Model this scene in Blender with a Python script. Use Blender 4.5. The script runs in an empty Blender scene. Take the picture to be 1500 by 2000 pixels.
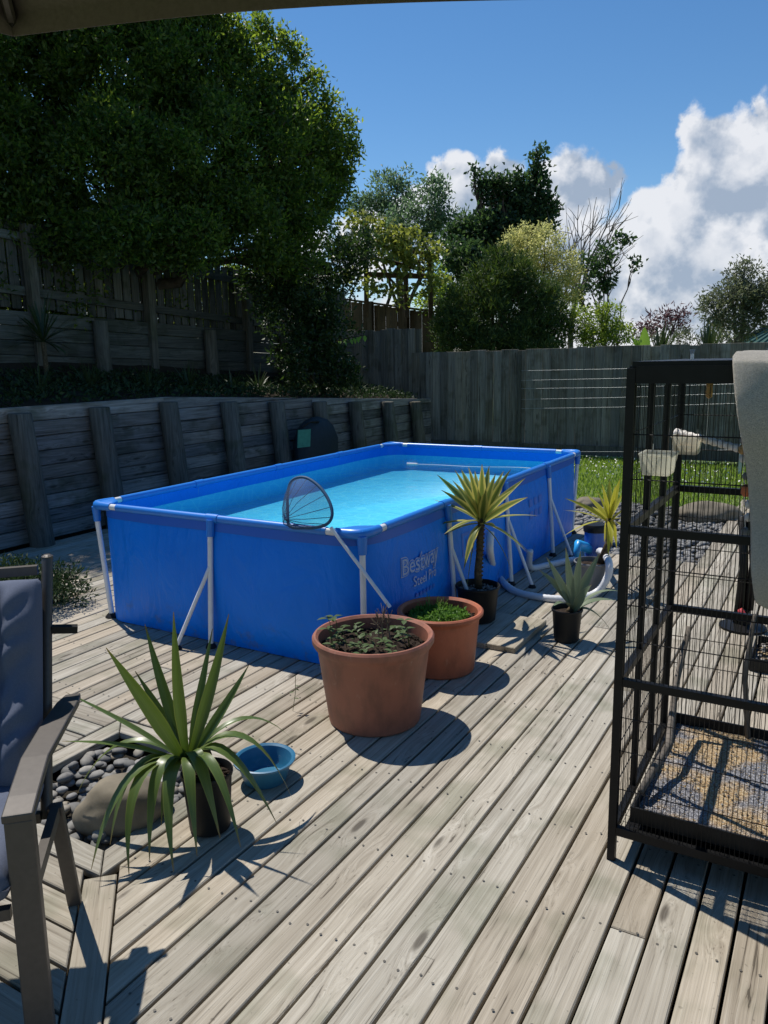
import bpy, bmesh, math, random
import numpy as np
from mathutils import Vector, Matrix, noise
R = math.radians
random.seed(7)
rng = np.random.default_rng(11)
scn = bpy.context.scene
col = scn.collection

# ------------------------------------------------------------------ camera
F, PITCH, ROLL, CH = 1530.0, 0.19302, -0.01776, 1.713      # focal (px of a 1500 px wide frame), pitch, roll, height
fwd = np.array([0, math.cos(PITCH), -math.sin(PITCH)])
up0 = np.array([0, math.sin(PITCH), math.cos(PITCH)]); rt0 = np.array([1.0, 0, 0])
rt = math.cos(ROLL)*rt0 + math.sin(ROLL)*up0
up = -math.sin(ROLL)*rt0 + math.cos(ROLL)*up0
CAM = np.array([0, 0, CH])
cd = bpy.data.cameras.new('camera'); cam = bpy.data.objects.new('camera', cd); col.objects.link(cam)
cd.sensor_fit = 'HORIZONTAL'; cd.sensor_width = 36; cd.lens = F/1500*36; cd.clip_start = 0.05; cd.clip_end = 3000
m = Matrix([[rt[i], up[i], -fwd[i], CAM[i]] for i in range(3)] + [[0, 0, 0, 1]])
cam.matrix_world = m
scn.camera = cam
scn.render.resolution_x, scn.render.resolution_y = 768, 1024

# ------------------------------------------------------------------ light
SUN = np.array([-0.373, 0.44, 1.0]); SUN /= np.linalg.norm(SUN)
SUN_EL = math.asin(SUN[2]); SUN_ROT = math.atan2(SUN[0], SUN[1])
sd = bpy.data.lights.new('sun', 'SUN'); sun = bpy.data.objects.new('sun', sd); col.objects.link(sun)
sd.energy = 4.7; sd.angle = R(0.53); sd.color = (1.0, 0.95, 0.87)
sun.location = (-8, 10, 20)
sun.rotation_euler = Vector(SUN).to_track_quat('Z', 'Y').to_euler()
scn.view_settings.view_transform = 'Standard'; scn.view_settings.look = 'None'
scn.view_settings.exposure = 0.12; scn.view_settings.gamma = 1.0; scn.view_settings.use_curve_mapping = False
scn.cycles.max_bounces = 6; scn.cycles.transparent_max_bounces = 10
scn.cycles.diffuse_bounces = 3; scn.cycles.glossy_bounces = 3; scn.cycles.transmission_bounces = 6
scn.cycles.caustics_reflective = False; scn.cycles.caustics_refractive = False
scn.cycles.sample_clamp_indirect = 6.0
scn.cycles.use_denoising = True

# pixel helpers (pixels of the 1500 x 2000 photograph)
YAW = -0.52774
O = np.array([-1.939, 5.147, 0]); E1 = np.array([math.cos(YAW), math.sin(YAW), 0]); E2 = np.array([-math.sin(YAW), math.cos(YAW), 0])
EZ = np.array([0, 0, 1.0])
def W(s, t, z=0.0): return O + s*E1 + t*E2 + z*EZ           # deck frame: s across the boards, t along them
def ray(x, y): return fwd + rt*(x-750)/F - up*(y-1000)/F
def gz(x, y, z=0.0):
    d = ray(x, y); return CAM + d*((z-CH)/d[2])
def at(x, y, Y):
    d = ray(x, y); return CAM + d*Y/d[1]
def on_t(x, y, t):
    d = ray(x, y); return CAM + d*(((O-CAM)@E2 + t)/(d@E2))
def on_s(x, y, s):
    d = ray(x, y); return CAM + d*(((O-CAM)@E1 + s)/(d@E1))
def st(P): return np.array([(P-O)@E1, (P-O)@E2, P[2]])

# ------------------------------------------------------------------ sky
world = bpy.data.worlds.new('World'); scn.world = world; world.use_nodes = True
def dir_px(x, y):
    d = ray(x, y); return d/np.linalg.norm(d)
def build_world():
    nt = world.node_tree; nt.nodes.clear(); N = nt.nodes.new; L = nt.links.new
    out = N('ShaderNodeOutputWorld')
    sky = N('ShaderNodeTexSky'); sky.sky_type = 'NISHITA'; sky.sun_disc = False
    sky.sun_elevation = SUN_EL; sky.sun_rotation = SUN_ROT; sky.altitude = 0; sky.air_density = 1.0; sky.dust_density = 0.0; sky.ozone_density = 4.0
    b1 = N('ShaderNodeBackground'); b1.inputs['Strength'].default_value = 0.105
    hs = N('ShaderNodeHueSaturation'); hs.inputs['Saturation'].default_value = 1.20; L(sky.outputs[0], hs.inputs['Color']); L(hs.outputs[0], b1.inputs['Color'])
    tc = N('ShaderNodeTexCoord')
    def vmath(op, a, b):
        n = N('ShaderNodeVectorMath'); n.operation = op
        for i, v in enumerate((a, b)):
            if hasattr(v, 'node'): L(v, n.inputs[i])
            elif v is not None: n.inputs[i].default_value = v
        return n
    def mth(op, a, b=None, c=None, clamp=False):
        n = N('ShaderNodeMath'); n.operation = op; n.use_clamp = clamp
        for i, v in enumerate((a, b, c)):
            if v is None: continue
            if hasattr(v, 'node'): L(v, n.inputs[i])
            else: n.inputs[i].default_value = v
        return n.outputs[0]
    def mrange(v, a, b, c, d, smooth=True):
        n = N('ShaderNodeMapRange'); n.interpolation_type = 'SMOOTHSTEP' if smooth else 'LINEAR'
        L(v, n.inputs['Value'])
        for k, q in zip(('From Min', 'From Max', 'To Min', 'To Max'), (a, b, c, d)): n.inputs[k].default_value = q
        return n.outputs[0]
    D = tc.outputs['Generated']
    # puffs of the cumulus bank: direction, angular radius
    puffs = [((1490, 300), .050), ((1430, 290), .040), ((1390, 270), .026), ((1470, 245), .024), ((1350, 410), .050), ((1310, 395), .032), ((1400, 380), .04), ((1470, 410), .06), ((1255, 430), .036), ((1290, 500), .075),
             ((1400, 500), .09), ((1150, 375), .034), ((1100, 350), .030), ((1180, 345), .018), ((1180, 520), .06), ((1090, 450), .055), ((905, 350), .028), ((950, 390), .04), ((990, 320), .02),
             ((870, 440), .045), ((1330, 600), .09), ((1500, 560), .10), ((1130, 600), .06), ((700, 470), .045), ((570, 520), .05), ((1220, 600), .08)]
    n1 = N('ShaderNodeTexNoise'); n1.inputs['Scale'].default_value = 13; n1.inputs['Detail'].default_value = 8; n1.inputs['Roughness'].default_value = .56
    L(D, n1.inputs['Vector'])
    wv = vmath('SUBTRACT', n1.outputs['Color'], (.5, .5, .5)).outputs[0]
    wn = N('ShaderNodeVectorMath'); wn.operation = 'MULTIPLY_ADD'; L(wv, wn.inputs[0]); wn.inputs[1].default_value = (.10, .10, .10); L(D, wn.inputs[2])
    vec = wn.outputs[0]
    acc = None
    for (px, py), rad in puffs:
        d = dir_px(px, py)
        dn = vmath('DISTANCE', vec, tuple(d)).outputs['Value']
        v = mrange(dn, rad*1.5, rad*0.15, 0.0, 1.0, False)
        acc = v if acc is None else mth('MAXIMUM', acc, v)
    sep = N('ShaderNodeSeparateXYZ'); L(D, sep.inputs[0])
    # low bank everywhere else round the horizon
    band = mrange(sep.outputs['Z'], 0.22, 0.02, 0.0, 0.8)
    n0 = N('ShaderNodeTexNoise'); n0.inputs['Scale'].default_value = 2.6; n0.inputs['Detail'].default_value = 2; L(D, n0.inputs['Vector'])
    acc = mth('MAXIMUM', acc, mth('MULTIPLY', band, mrange(n0.outputs['Fac'], .42, .62, 0.0, 1.0)))
    nn = mth('SUBTRACT', n1.outputs['Fac'], 0.5)
    d0 = mth('ADD', acc, mth('MULTIPLY', nn, 1.5))
    shift = vmath('ADD', D, (-0.014, 0.0, 0.022)).outputs[0]
    n2 = N('ShaderNodeTexNoise'); n2.inputs['Scale'].default_value = 13; n2.inputs['Detail'].default_value = 5; n2.inputs['Roughness'].default_value = .5; L(shift, n2.inputs['Vector'])
    mask = mrange(d0, 0.25, 0.58, 0.0, 1.0)
    lit = mth('SUBTRACT', n1.outputs['Fac'], n2.outputs['Fac'])   # thinner towards the sun -> bright edge
    f = mrange(lit, -0.17, 0.13, 0.0, 1.0)
    thick = mrange(d0, 0.45, 1.25, 1.0, 0.5)
    ff = mth('MULTIPLY', f, thick)
    ramp = N('ShaderNodeValToRGB'); L(ff, ramp.inputs[0])
    ramp.color_ramp.elements[0].position = 0.08; ramp.color_ramp.elements[0].color = (.40, .49, .63, 1)
    ramp.color_ramp.elements[1].position = 0.62; ramp.color_ramp.elements[1].color = (.93, .95, 1.0, 1)
    b2 = N('ShaderNodeBackground'); L(ramp.outputs[0], b2.inputs['Color']); b2.inputs['Strength'].default_value = 0.82
    mix = N('ShaderNodeMixShader'); L(mth('MULTIPLY', mask, 0.97), mix.inputs[0]); L(b1.outputs[0], mix.inputs[1]); L(b2.outputs[0], mix.inputs[2])
    L(mix.outputs[0], out.inputs[0])
    world.cycles.sampling_method = 'MANUAL'; world.cycles.sample_map_resolution = 512
build_world()

# ------------------------------------------------------------------ materials
MATS = {}
def newmat(name):
    mt = bpy.data.materials.new(name); mt.use_nodes = True; nt = mt.node_tree
    b = nt.nodes['Principled BSDF']; MATS[name] = mt
    return mt, nt, b
def _n(nt, t): return nt.nodes.new(t)
def noise_node(nt, vec, scale, detail=4, rough=.55, dist=0.0):
    n = _n(nt, 'ShaderNodeTexNoise'); n.inputs['Scale'].default_value = scale; n.inputs['Detail'].default_value = detail
    n.inputs['Roughness'].default_value = rough; n.inputs['Distortion'].default_value = dist
    if vec is not None: nt.links.new(vec, n.inputs['Vector'])
    return n.outputs['Fac']
def ramp_node(nt, fac, stops):
    r = _n(nt, 'ShaderNodeValToRGB'); nt.links.new(fac, r.inputs[0]); cr = r.color_ramp
    while len(cr.elements) < len(stops): cr.elements.new(0.5)
    for e, (p, c) in zip(cr.elements, stops): e.position = p; e.color = (*c, 1)
    return r.outputs[0]
def mixc(nt, fac, a, b, mode='MIX'):
    n = _n(nt, 'ShaderNodeMix'); n.data_type = 'RGBA'; n.blend_type = mode
    if hasattr(fac, 'node'): nt.links.new(fac, n.inputs[0])
    else: n.inputs[0].default_value = fac
    for k, v in ((6, a), (7, b)):
        if hasattr(v, 'node'): nt.links.new(v, n.inputs[k])
        else: n.inputs[k].default_value = (*v, 1)
    return n.outputs[2]
def mathn(nt, op, a, b=None, clamp=False):
    n = _n(nt, 'ShaderNodeMath'); n.operation = op; n.use_clamp = clamp
    for i, v in enumerate((a, b)):
        if v is None: continue
        if hasattr(v, 'node'): nt.links.new(v, n.inputs[i])
        else: n.inputs[i].default_value = v
    return n.outputs[0]
def mapr(nt, v, a, b, c, d):
    n = _n(nt, 'ShaderNodeMapRange'); n.interpolation_type = 'SMOOTHSTEP'; nt.links.new(v, n.inputs['Value'])
    for k, q in zip(('From Min', 'From Max', 'To Min', 'To Max'), (a, b, c, d)): n.inputs[k].default_value = q
    return n.outputs[0]
def bump(nt, bsdf, h, strength=.3, dist=.01):
    bn = _n(nt, 'ShaderNodeBump'); bn.inputs['Strength'].default_value = strength; bn.inputs['Distance'].default_value = dist
    nt.links.new(h, bn.inputs['Height']); nt.links.new(bn.outputs[0], bsdf.inputs['Normal'])
    return bn
def plain(name, c, rough=.5, spec=.5, metal=0.0, var=.12, scale=18, bmp=0.0, coat=0.0):
    mt, nt, b = newmat(name)
    g = _n(nt, 'ShaderNodeNewGeometry')
    f = noise_node(nt, g.outputs['Position'], scale, 5)
    lo = tuple(max(0, q*(1-var)) for q in c); hi = tuple(min(1, q*(1+var)) for q in c)
    nt.links.new(ramp_node(nt, f, [(.3, lo), (.7, hi)]), b.inputs['Base Color'])
    b.inputs['Roughness'].default_value = rough; b.inputs['Specular IOR Level'].default_value = spec
    b.inputs['Metallic'].default_value = metal; b.inputs['Coat Weight'].default_value = coat
    if bmp: bump(nt, b, noise_node(nt, g.outputs['Position'], scale*3, 6), bmp, .004)
    return mt
def wood(name, stops, sc, tint=.25, crackc=(.045, .038, .03), stain=(.62, .66, .6), knot=True, bstr=.5, rough=.85, warm=(1.10, .98, .86), turn=0.0):
    mt, nt, b = newmat(name); L = nt.links.new
    g = _n(nt, 'ShaderNodeNewGeometry'); oi = _n(nt, 'ShaderNodeObjectInfo')
    mp = _n(nt, 'ShaderNodeMapping'); mp.inputs['Rotation'].default_value = (0, 0, -YAW+turn); L(g.outputs['Position'], mp.inputs['Vector'])
    off = _n(nt, 'ShaderNodeVectorMath'); off.operation = 'SCALE'; off.inputs[0].default_value = (13.7, 37.1, 21.3); L(oi.outputs['Random'], off.inputs['Scale'])
    ad = _n(nt, 'ShaderNodeVectorMath'); ad.operation = 'ADD'; L(mp.outputs[0], ad.inputs[0]); L(off.outputs[0], ad.inputs[1])
    P = ad.outputs[0]
    lo = 2.2
    ks = _n(nt, 'ShaderNodeVectorMath'); ks.operation = 'MULTIPLY'; L(P, ks.inputs[0]); ks.inputs[1].default_value = tuple(7.5 if q > 10 else 2.0 for q in sc)
    vo = _n(nt, 'ShaderNodeTexVoronoi'); vo.inputs['Scale'].default_value = 1.0; L(ks.outputs[0], vo.inputs['Vector'])
    kd = vo.outputs['Distance']
    bend = mapr(nt, kd, .0, .42, .034, 0.0)
    bv = _n(nt, 'ShaderNodeVectorMath'); bv.operation = 'SCALE'; bv.inputs[0].default_value = tuple(1.0 if q > 10 else 0.0 for q in sc); L(bend, bv.inputs['Scale'])
    wob = _n(nt, 'ShaderNodeVectorMath'); wob.operation = 'ADD'; L(P, wob.inputs[0])
    if knot: L(bv.outputs[0], wob.inputs[1])
    gm = _n(nt, 'ShaderNodeVectorMath'); gm.operation = 'MULTIPLY'; L(wob.outputs[0], gm.inputs[0]); gm.inputs[1].default_value = sc
    grain = noise_node(nt, gm.outputs[0], 1.0, 4, .6, .8)
    gm2 = _n(nt, 'ShaderNodeVectorMath'); gm2.operation = 'MULTIPLY'; L(wob.outputs[0], gm2.inputs[0]); gm2.inputs[1].default_value = tuple(q*(3.4 if q > 10 else 1.6) for q in sc)
    fine = noise_node(nt, gm2.outputs[0], 1.0, 2.5, .65, .3)
    c = ramp_node(nt, grain, stops)
    c = mixc(nt, mapr(nt, fine, .42, .30, 0.0, .36), c, crackc)
    crack = mapr(nt, grain, .345, .315, 0.0, .7)
    c = mixc(nt, crack, c, crackc)
    big = noise_node(nt, P, 2.6, 3, .6)
    c = mixc(nt, mapr(nt, big, .48, .68, 0.0, .75), c, mixc(nt, 1.0, c, stain, 'MULTIPLY'))
    spk = noise_node(nt, P, 60, 1, .7)
    c = mixc(nt, mapr(nt, spk, .71, .79, 0.0, .35), c, crackc)
    if knot:
        kc = _n(nt, 'ShaderNodeSeparateColor'); L(vo.outputs['Color'], kc.inputs[0])
        on = mathn(nt, 'GREATER_THAN', kc.outputs[0], .45)
        k = mathn(nt, 'MULTIPLY', mapr(nt, kd, .135, .06, 0.0, .8), on)
        c = mixc(nt, k, c, tuple(q*1.5 for q in crackc))
    tn = mathn(nt, 'FRACT', mathn(nt, 'MULTIPLY', oi.outputs['Random'], 7.31))
    c = mixc(nt, 1.0, c, ramp_node(nt, oi.outputs['Random'], [(0, (1-tint,)*3), (1, (1+tint*.35,)*3)]), 'MULTIPLY')
    c = mixc(nt, mathn(nt, 'MULTIPLY', tn, .7), c, mixc(nt, 1.0, c, warm, 'MULTIPLY'))
    L(c, b.inputs['Base Color']); b.inputs['Roughness'].default_value = rough; b.inputs['Specular IOR Level'].default_value = .25
    h = mathn(nt, 'ADD', grain, mathn(nt, 'MULTIPLY', fine, .5))
    bump(nt, b, h, bstr, .006)
    return mt
deck_stops = [(.30, (.255, .228, .185)), (.45, (.345, .317, .262)), (.56, (.395, .367, .308)), (.70, (.455, .427, .365))]
wood('deck_wood_long', deck_stops, (55, 1.5, 55))
wood('deck_wood_cross', deck_stops, (1.5, 55, 55))
wood('deck_wood_mitre', deck_stops, (55, 1.5, 55), turn=-math.pi/4)
grey_stops = [(.3, (.13, .125, .115)), (.5, (.22, .215, .205)), (.7, (.32, .315, .305))]
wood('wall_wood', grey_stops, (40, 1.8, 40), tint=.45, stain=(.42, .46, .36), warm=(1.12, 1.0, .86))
wood('shaded_wood', [(.3, (.055, .058, .05)), (.5, (.10, .102, .09)), (.7, (.15, .152, .135))], (40, 1.8, 40), tint=.35, stain=(.5, .55, .42), warm=(1.05, 1.0, .9))  # upper wall and rails: tree shade darkened into the base colour, plus mossy stain
wood('shaded_paling', [(.3, (.055, .056, .048)), (.5, (.12, .12, .108)), (.7, (.19, .188, .175))], (45, 45, 1.3), tint=.5, stain=(.45, .5, .4), warm=(1.1, 1.0, .86))  # upper fence palings: darker copy with the shade under the tree painted in
wood('post_wood', [(.3, (.07, .068, .058)), (.7, (.17, .165, .14))], (40, 40, 1.6), tint=.2, stain=(.6, .66, .5))
wood('paling_wood', [(.3, (.13, .122, .105)), (.5, (.23, .22, .195)), (.7, (.33, .315, .285))], (45, 45, 1.3), tint=.4, stain=(.58, .55, .47), warm=(1.12, 1.0, .84))
wood('brown_wood', [(.3, (.06, .04, .024)), (.7, (.15, .10, .06))], (45, 45, 1.3), tint=.3, stain=(.6, .6, .5))
plain('screw_metal', (.10, .09, .075), .6, .4)
plain('under_soil', (.03, .026, .02), .95, .1, scale=5)
plain('terrace_soil', (.035, .028, .02), .95, .1, scale=5, bmp=.5)
plain('white_steel', (.72, .73, .74), .35, .5, var=.05)
plain('blue_plastic', (.02, .20, .66), .35, .5, var=.05)
plain('blue_plastic_light', (.03, .33, .74), .3, .5, var=.05)
plain('dark_plastic', (.010, .010, .010), .45, .25, var=.3)
plain('pot_black', (.012, .0125, .012), .5, .25, var=.3, scale=6)
plain('cage_metal', (.006, .006, .0065), .45, .22, var=.3)
plain('chair_metal', (.085, .076, .068), .45, .45, metal=.4, var=.08, scale=60)
plain('potting_soil', (.032, .022, .016), .95, .15, var=.6, scale=90, bmp=1.0)
plain('boulder_stone', (.17, .145, .105), .8, .3, var=.35, scale=6, bmp=.5)
plain('hose_grey', (.66, .67, .68), .4, .5, var=.05)
plain('pump_blue', (.03, .10, .38), .4, .5, var=.1)
plain('net_blue', (.03, .085, .17), .6, .3)
plain('bucket_grey', (.16, .165, .17), .55, .4, var=.15, scale=5)
plain('bowl_teal', (.025, .14, .25), .4, .5, var=.08)
plain('fleece', (.68, .63, .54), .95, .1, var=.16, scale=230, bmp=2.0)
plain('rope_white', (.80, .76, .72), .9, .1, var=.2, scale=60, bmp=.6)
plain('chew_tan', (.50, .32, .15), .8, .2, var=.4, scale=60, bmp=.6)
plain('bead_orange', (.55, .16, .06), .5, .4)
plain('toy_white', (.6, .6, .6), .5, .4)
plain('toy_red', (.5, .06, .07), .5, .4)
plain('canopy_cloth', (.13, .11, .105), .9, .1, var=.12, scale=120, bmp=.2)
plain('cushion_cloth', (.105, .122, .172), .85, .2, var=.10, scale=240, bmp=.15)
plain('bag_dark', (.02, .03, .035), .6, .3)
plain('bag_green', (.08, .30, .20), .7, .3)
plain('steel_wire', (.6, .62, .62), .35, .5, metal=.6)
plain('roof_green', (.06, .13, .10), .5, .4, var=.15, scale=3)
plain('house_wall', (.35, .33, .30), .9, .2)
plain('bark_brown', (.075, .055, .04), .9, .1, var=.4, scale=12, bmp=.8)
plain('bark_grey', (.16, .14, .12), .9, .1, var=.3, scale=12, bmp=.6)
plain('twig_dry', (.20, .15, .10), .9, .1, var=.3)
plain('stem_brown', (.10, .075, .045), .9, .1, var=.45, scale=45, bmp=.9)
plain('petal_white', (.75, .75, .70), .8, .2)
def stained(name, c, dark, salt):
    mt, nt, b = newmat(name); g = _n(nt, 'ShaderNodeNewGeometry'); P = g.outputs['Position']
    mp = _n(nt, 'ShaderNodeMapping'); mp.inputs['Scale'].default_value = (1, 1, .45); nt.links.new(P, mp.inputs[0])
    col_ = mixc(nt, mapr(nt, noise_node(nt, mp.outputs[0], 9, 6, .62), .42, .66, 0, .75), c, dark)
    col_ = mixc(nt, mapr(nt, noise_node(nt, mp.outputs[0], 23, 6, .7), .60, .74, 0, .45), col_, salt)
    col_ = mixc(nt, mapr(nt, noise_node(nt, P, 140, 2), .68, .76, 0, .6), col_, dark)
    nt.links.new(col_, b.inputs['Base Color']); b.inputs['Roughness'].default_value = .55; b.inputs['Specular IOR Level'].default_value = .35
    bump(nt, b, noise_node(nt, P, 40, 5), .06, .004)
stained('terracotta', (.32, .125, .078), (.19, .085, .055), (.42, .26, .19))
stained('terracotta_orange', (.43, .128, .062), (.26, .085, .045), (.48, .26, .17))
def stone_mat(name, stops):
    mt, nt, b = newmat(name); oi = _n(nt, 'ShaderNodeObjectInfo'); g = _n(nt, 'ShaderNodeNewGeometry')
    isl = mathn(nt, 'FRACT', mathn(nt, 'ADD', oi.outputs['Random'], g.outputs['Random Per Island']))
    c = ramp_node(nt, isl, stops); f = noise_node(nt, g.outputs['Position'], 60, 5)
    c = mixc(nt, 1.0, c, ramp_node(nt, f, [(.3, (.75, .75, .75)), (.7, (1.1, 1.1, 1.1))]), 'MULTIPLY')
    nt.links.new(c, b.inputs['Base Color']); b.inputs['Roughness'].default_value = .75; bump(nt, b, f, .15, .003)
stone_mat('pebble_stone', [(0, (.12, .118, .11)), (.45, (.17, .165, .155)), (.7, (.23, .22, .20)), (.85, (.27, .235, .18)), (.93, (.34, .33, .31)), (1, (.13, .125, .12))])
stone_mat('gravel_stone', [(0, (.13, .13, .13)), (.45, (.21, .21, .205)), (.75, (.30, .29, .27)), (1, (.15, .145, .14))])
stone_mat('litter', [(0, (.20, .13, .06)), (.3, (.42, .30, .15)), (.5, (.13, .11, .10)), (.75, (.50, .46, .40)), (1, (.20, .20, .22))])
def leaf_mat(name, c0, c1, trans=.45, rough=.5, spec=.35, tcol=None, along=None):
    mt, nt, b = newmat(name); L = nt.links.new
    g = _n(nt, 'ShaderNodeNewGeometry')
    c = ramp_node(nt, g.outputs['Random Per Island'], [(0, c0), (1, c1)])
    if along:                                                   # stripes across a blade, uv.x runs over its width
        uv = _n(nt, 'ShaderNodeUVMap'); sx = _n(nt, 'ShaderNodeSeparateXYZ'); L(uv.outputs[0], sx.inputs[0])
        e = mathn(nt, 'ABSOLUTE', mathn(nt, 'SUBTRACT', sx.outputs[0], .5))
        wob = mathn(nt, 'ADD', e, mathn(nt, 'MULTIPLY', mathn(nt, 'SUBTRACT', noise_node(nt, uv.outputs[0], 5, 3), .5), .22))
        c = mixc(nt, mapr(nt, wob, along[1], along[2], 0.0, 1.0), c, along[0])
        tipf = mapr(nt, sx.outputs[1], .9, 1.0, 0.0, .8)
        c = mixc(nt, tipf, c, (.22, .13, .05))
        st_ = _n(nt, 'ShaderNodeMapping'); st_.inputs['Scale'].default_value = (26, 2, 1); L(uv.outputs[0], st_.inputs[0])
        fib = noise_node(nt, st_.outputs[0], 1.0, 3)
        c = mixc(nt, 1.0, c, ramp_node(nt, fib, [(.3, (.78, .78, .78)), (.7, (1.12, 1.12, 1.12))]), 'MULTIPLY')
    L(c, b.inputs['Base Color']); b.inputs['Roughness'].default_value = rough; b.inputs['Specular IOR Level'].default_value = spec
    tr = _n(nt, 'ShaderNodeBsdfTranslucent')
    if tcol: L(mixc(nt, 1.0, c, tcol, 'MULTIPLY'), tr.inputs[0])
    else: L(c, tr.inputs[0])
    mx = _n(nt, 'ShaderNodeMixShader'); mx.inputs[0].default_value = trans
    out = nt.nodes['Material Output']; L(b.outputs[0], mx.inputs[1]); L(tr.outputs[0], mx.inputs[2]); L(mx.outputs[0], out.inputs[0])
    return mt
leaf_mat('leaf_dark_tree', (.028, .062, .018), (.13, .180, .040), .54, .42, tcol=(2.9, 2.8, 1.0))
leaf_mat('leaf_shrub_dark', (.018, .04, .014), (.045, .08, .022), .35, .45, tcol=(1.5, 1.6, .8))
leaf_mat('leaf_maple', (.030, .066, .030), (.070, .115, .048), .4, .45, tcol=(1.5, 1.6, 1))
leaf_mat('leaf_bluegreen', (.08, .14, .08), (.18, .25, .15), .45, .5, tcol=(1.4, 1.5, 1.2))
leaf_mat('leaf_vine', (.10, .12, .03), (.30, .33, .07), .5, .5, tcol=(1.4, 1.4, 1))
leaf_mat('leaf_conifer', (.020, .052, .016), (.10, .145, .030), .25, .6, tcol=(1.6, 1.6, .8))
leaf_mat('leaf_gold', (.36, .37, .13), (.66, .63, .30), .5, .6, tcol=(1.3, 1.3, 1.1))
leaf_mat('leaf_fresh', (.09, .16, .03), (.26, .32, .06), .5, .5, tcol=(1.7, 1.7, .9))
leaf_mat('leaf_purple', (.10, .05, .065), (.18, .09, .10), .45, .5)
leaf_mat('leaf_olive', (.09, .11, .07), (.18, .20, .13), .45, .5, tcol=(1.4, 1.4, 1.1))
leaf_mat('leaf_grass', (.11, .20, .03), (.26, .36, .07), .5, .6, tcol=(1.5, 1.5, .9))
leaf_mat('leaf_groundcover', (.018, .04, .012), (.04, .075, .02), .3, .6)
leaf_mat('leaf_seedling', (.05, .09, .03), (.13, .19, .06), .4, .5)
leaf_mat('leaf_parsley', (.06, .16, .02), (.17, .32, .05), .45, .5)
leaf_mat('leaf_banana', (.20, .36, .04), (.28, .44, .06), .5, .4)
leaf_mat('blade_green', (.065, .112, .028), (.115, .165, .038), .2, .36, .5, tcol=(1.8, 1.9, .6), along=((.16, .19, .045), .40, .5))
leaf_mat('blade_yellow', (.13, .19, .035), (.18, .22, .045), .35, .45, .4, along=((.58, .52, .13), .15, .34))
leaf_mat('blade_gold', (.36, .38, .03), (.50, .46, .04), .4, .45, .4, along=((.55, .50, .07), .2, .4))
leaf_mat('blade_grey', (.13, .18, .10), (.19, .24, .14), .25, .5, .4, along=((.24, .27, .17), .38, .5))
leaf_mat('blade_flax', (.02, .04, .015), (.06, .09, .03), .25, .4, .4, along=((.07, .09, .03), .38, .5))
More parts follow.
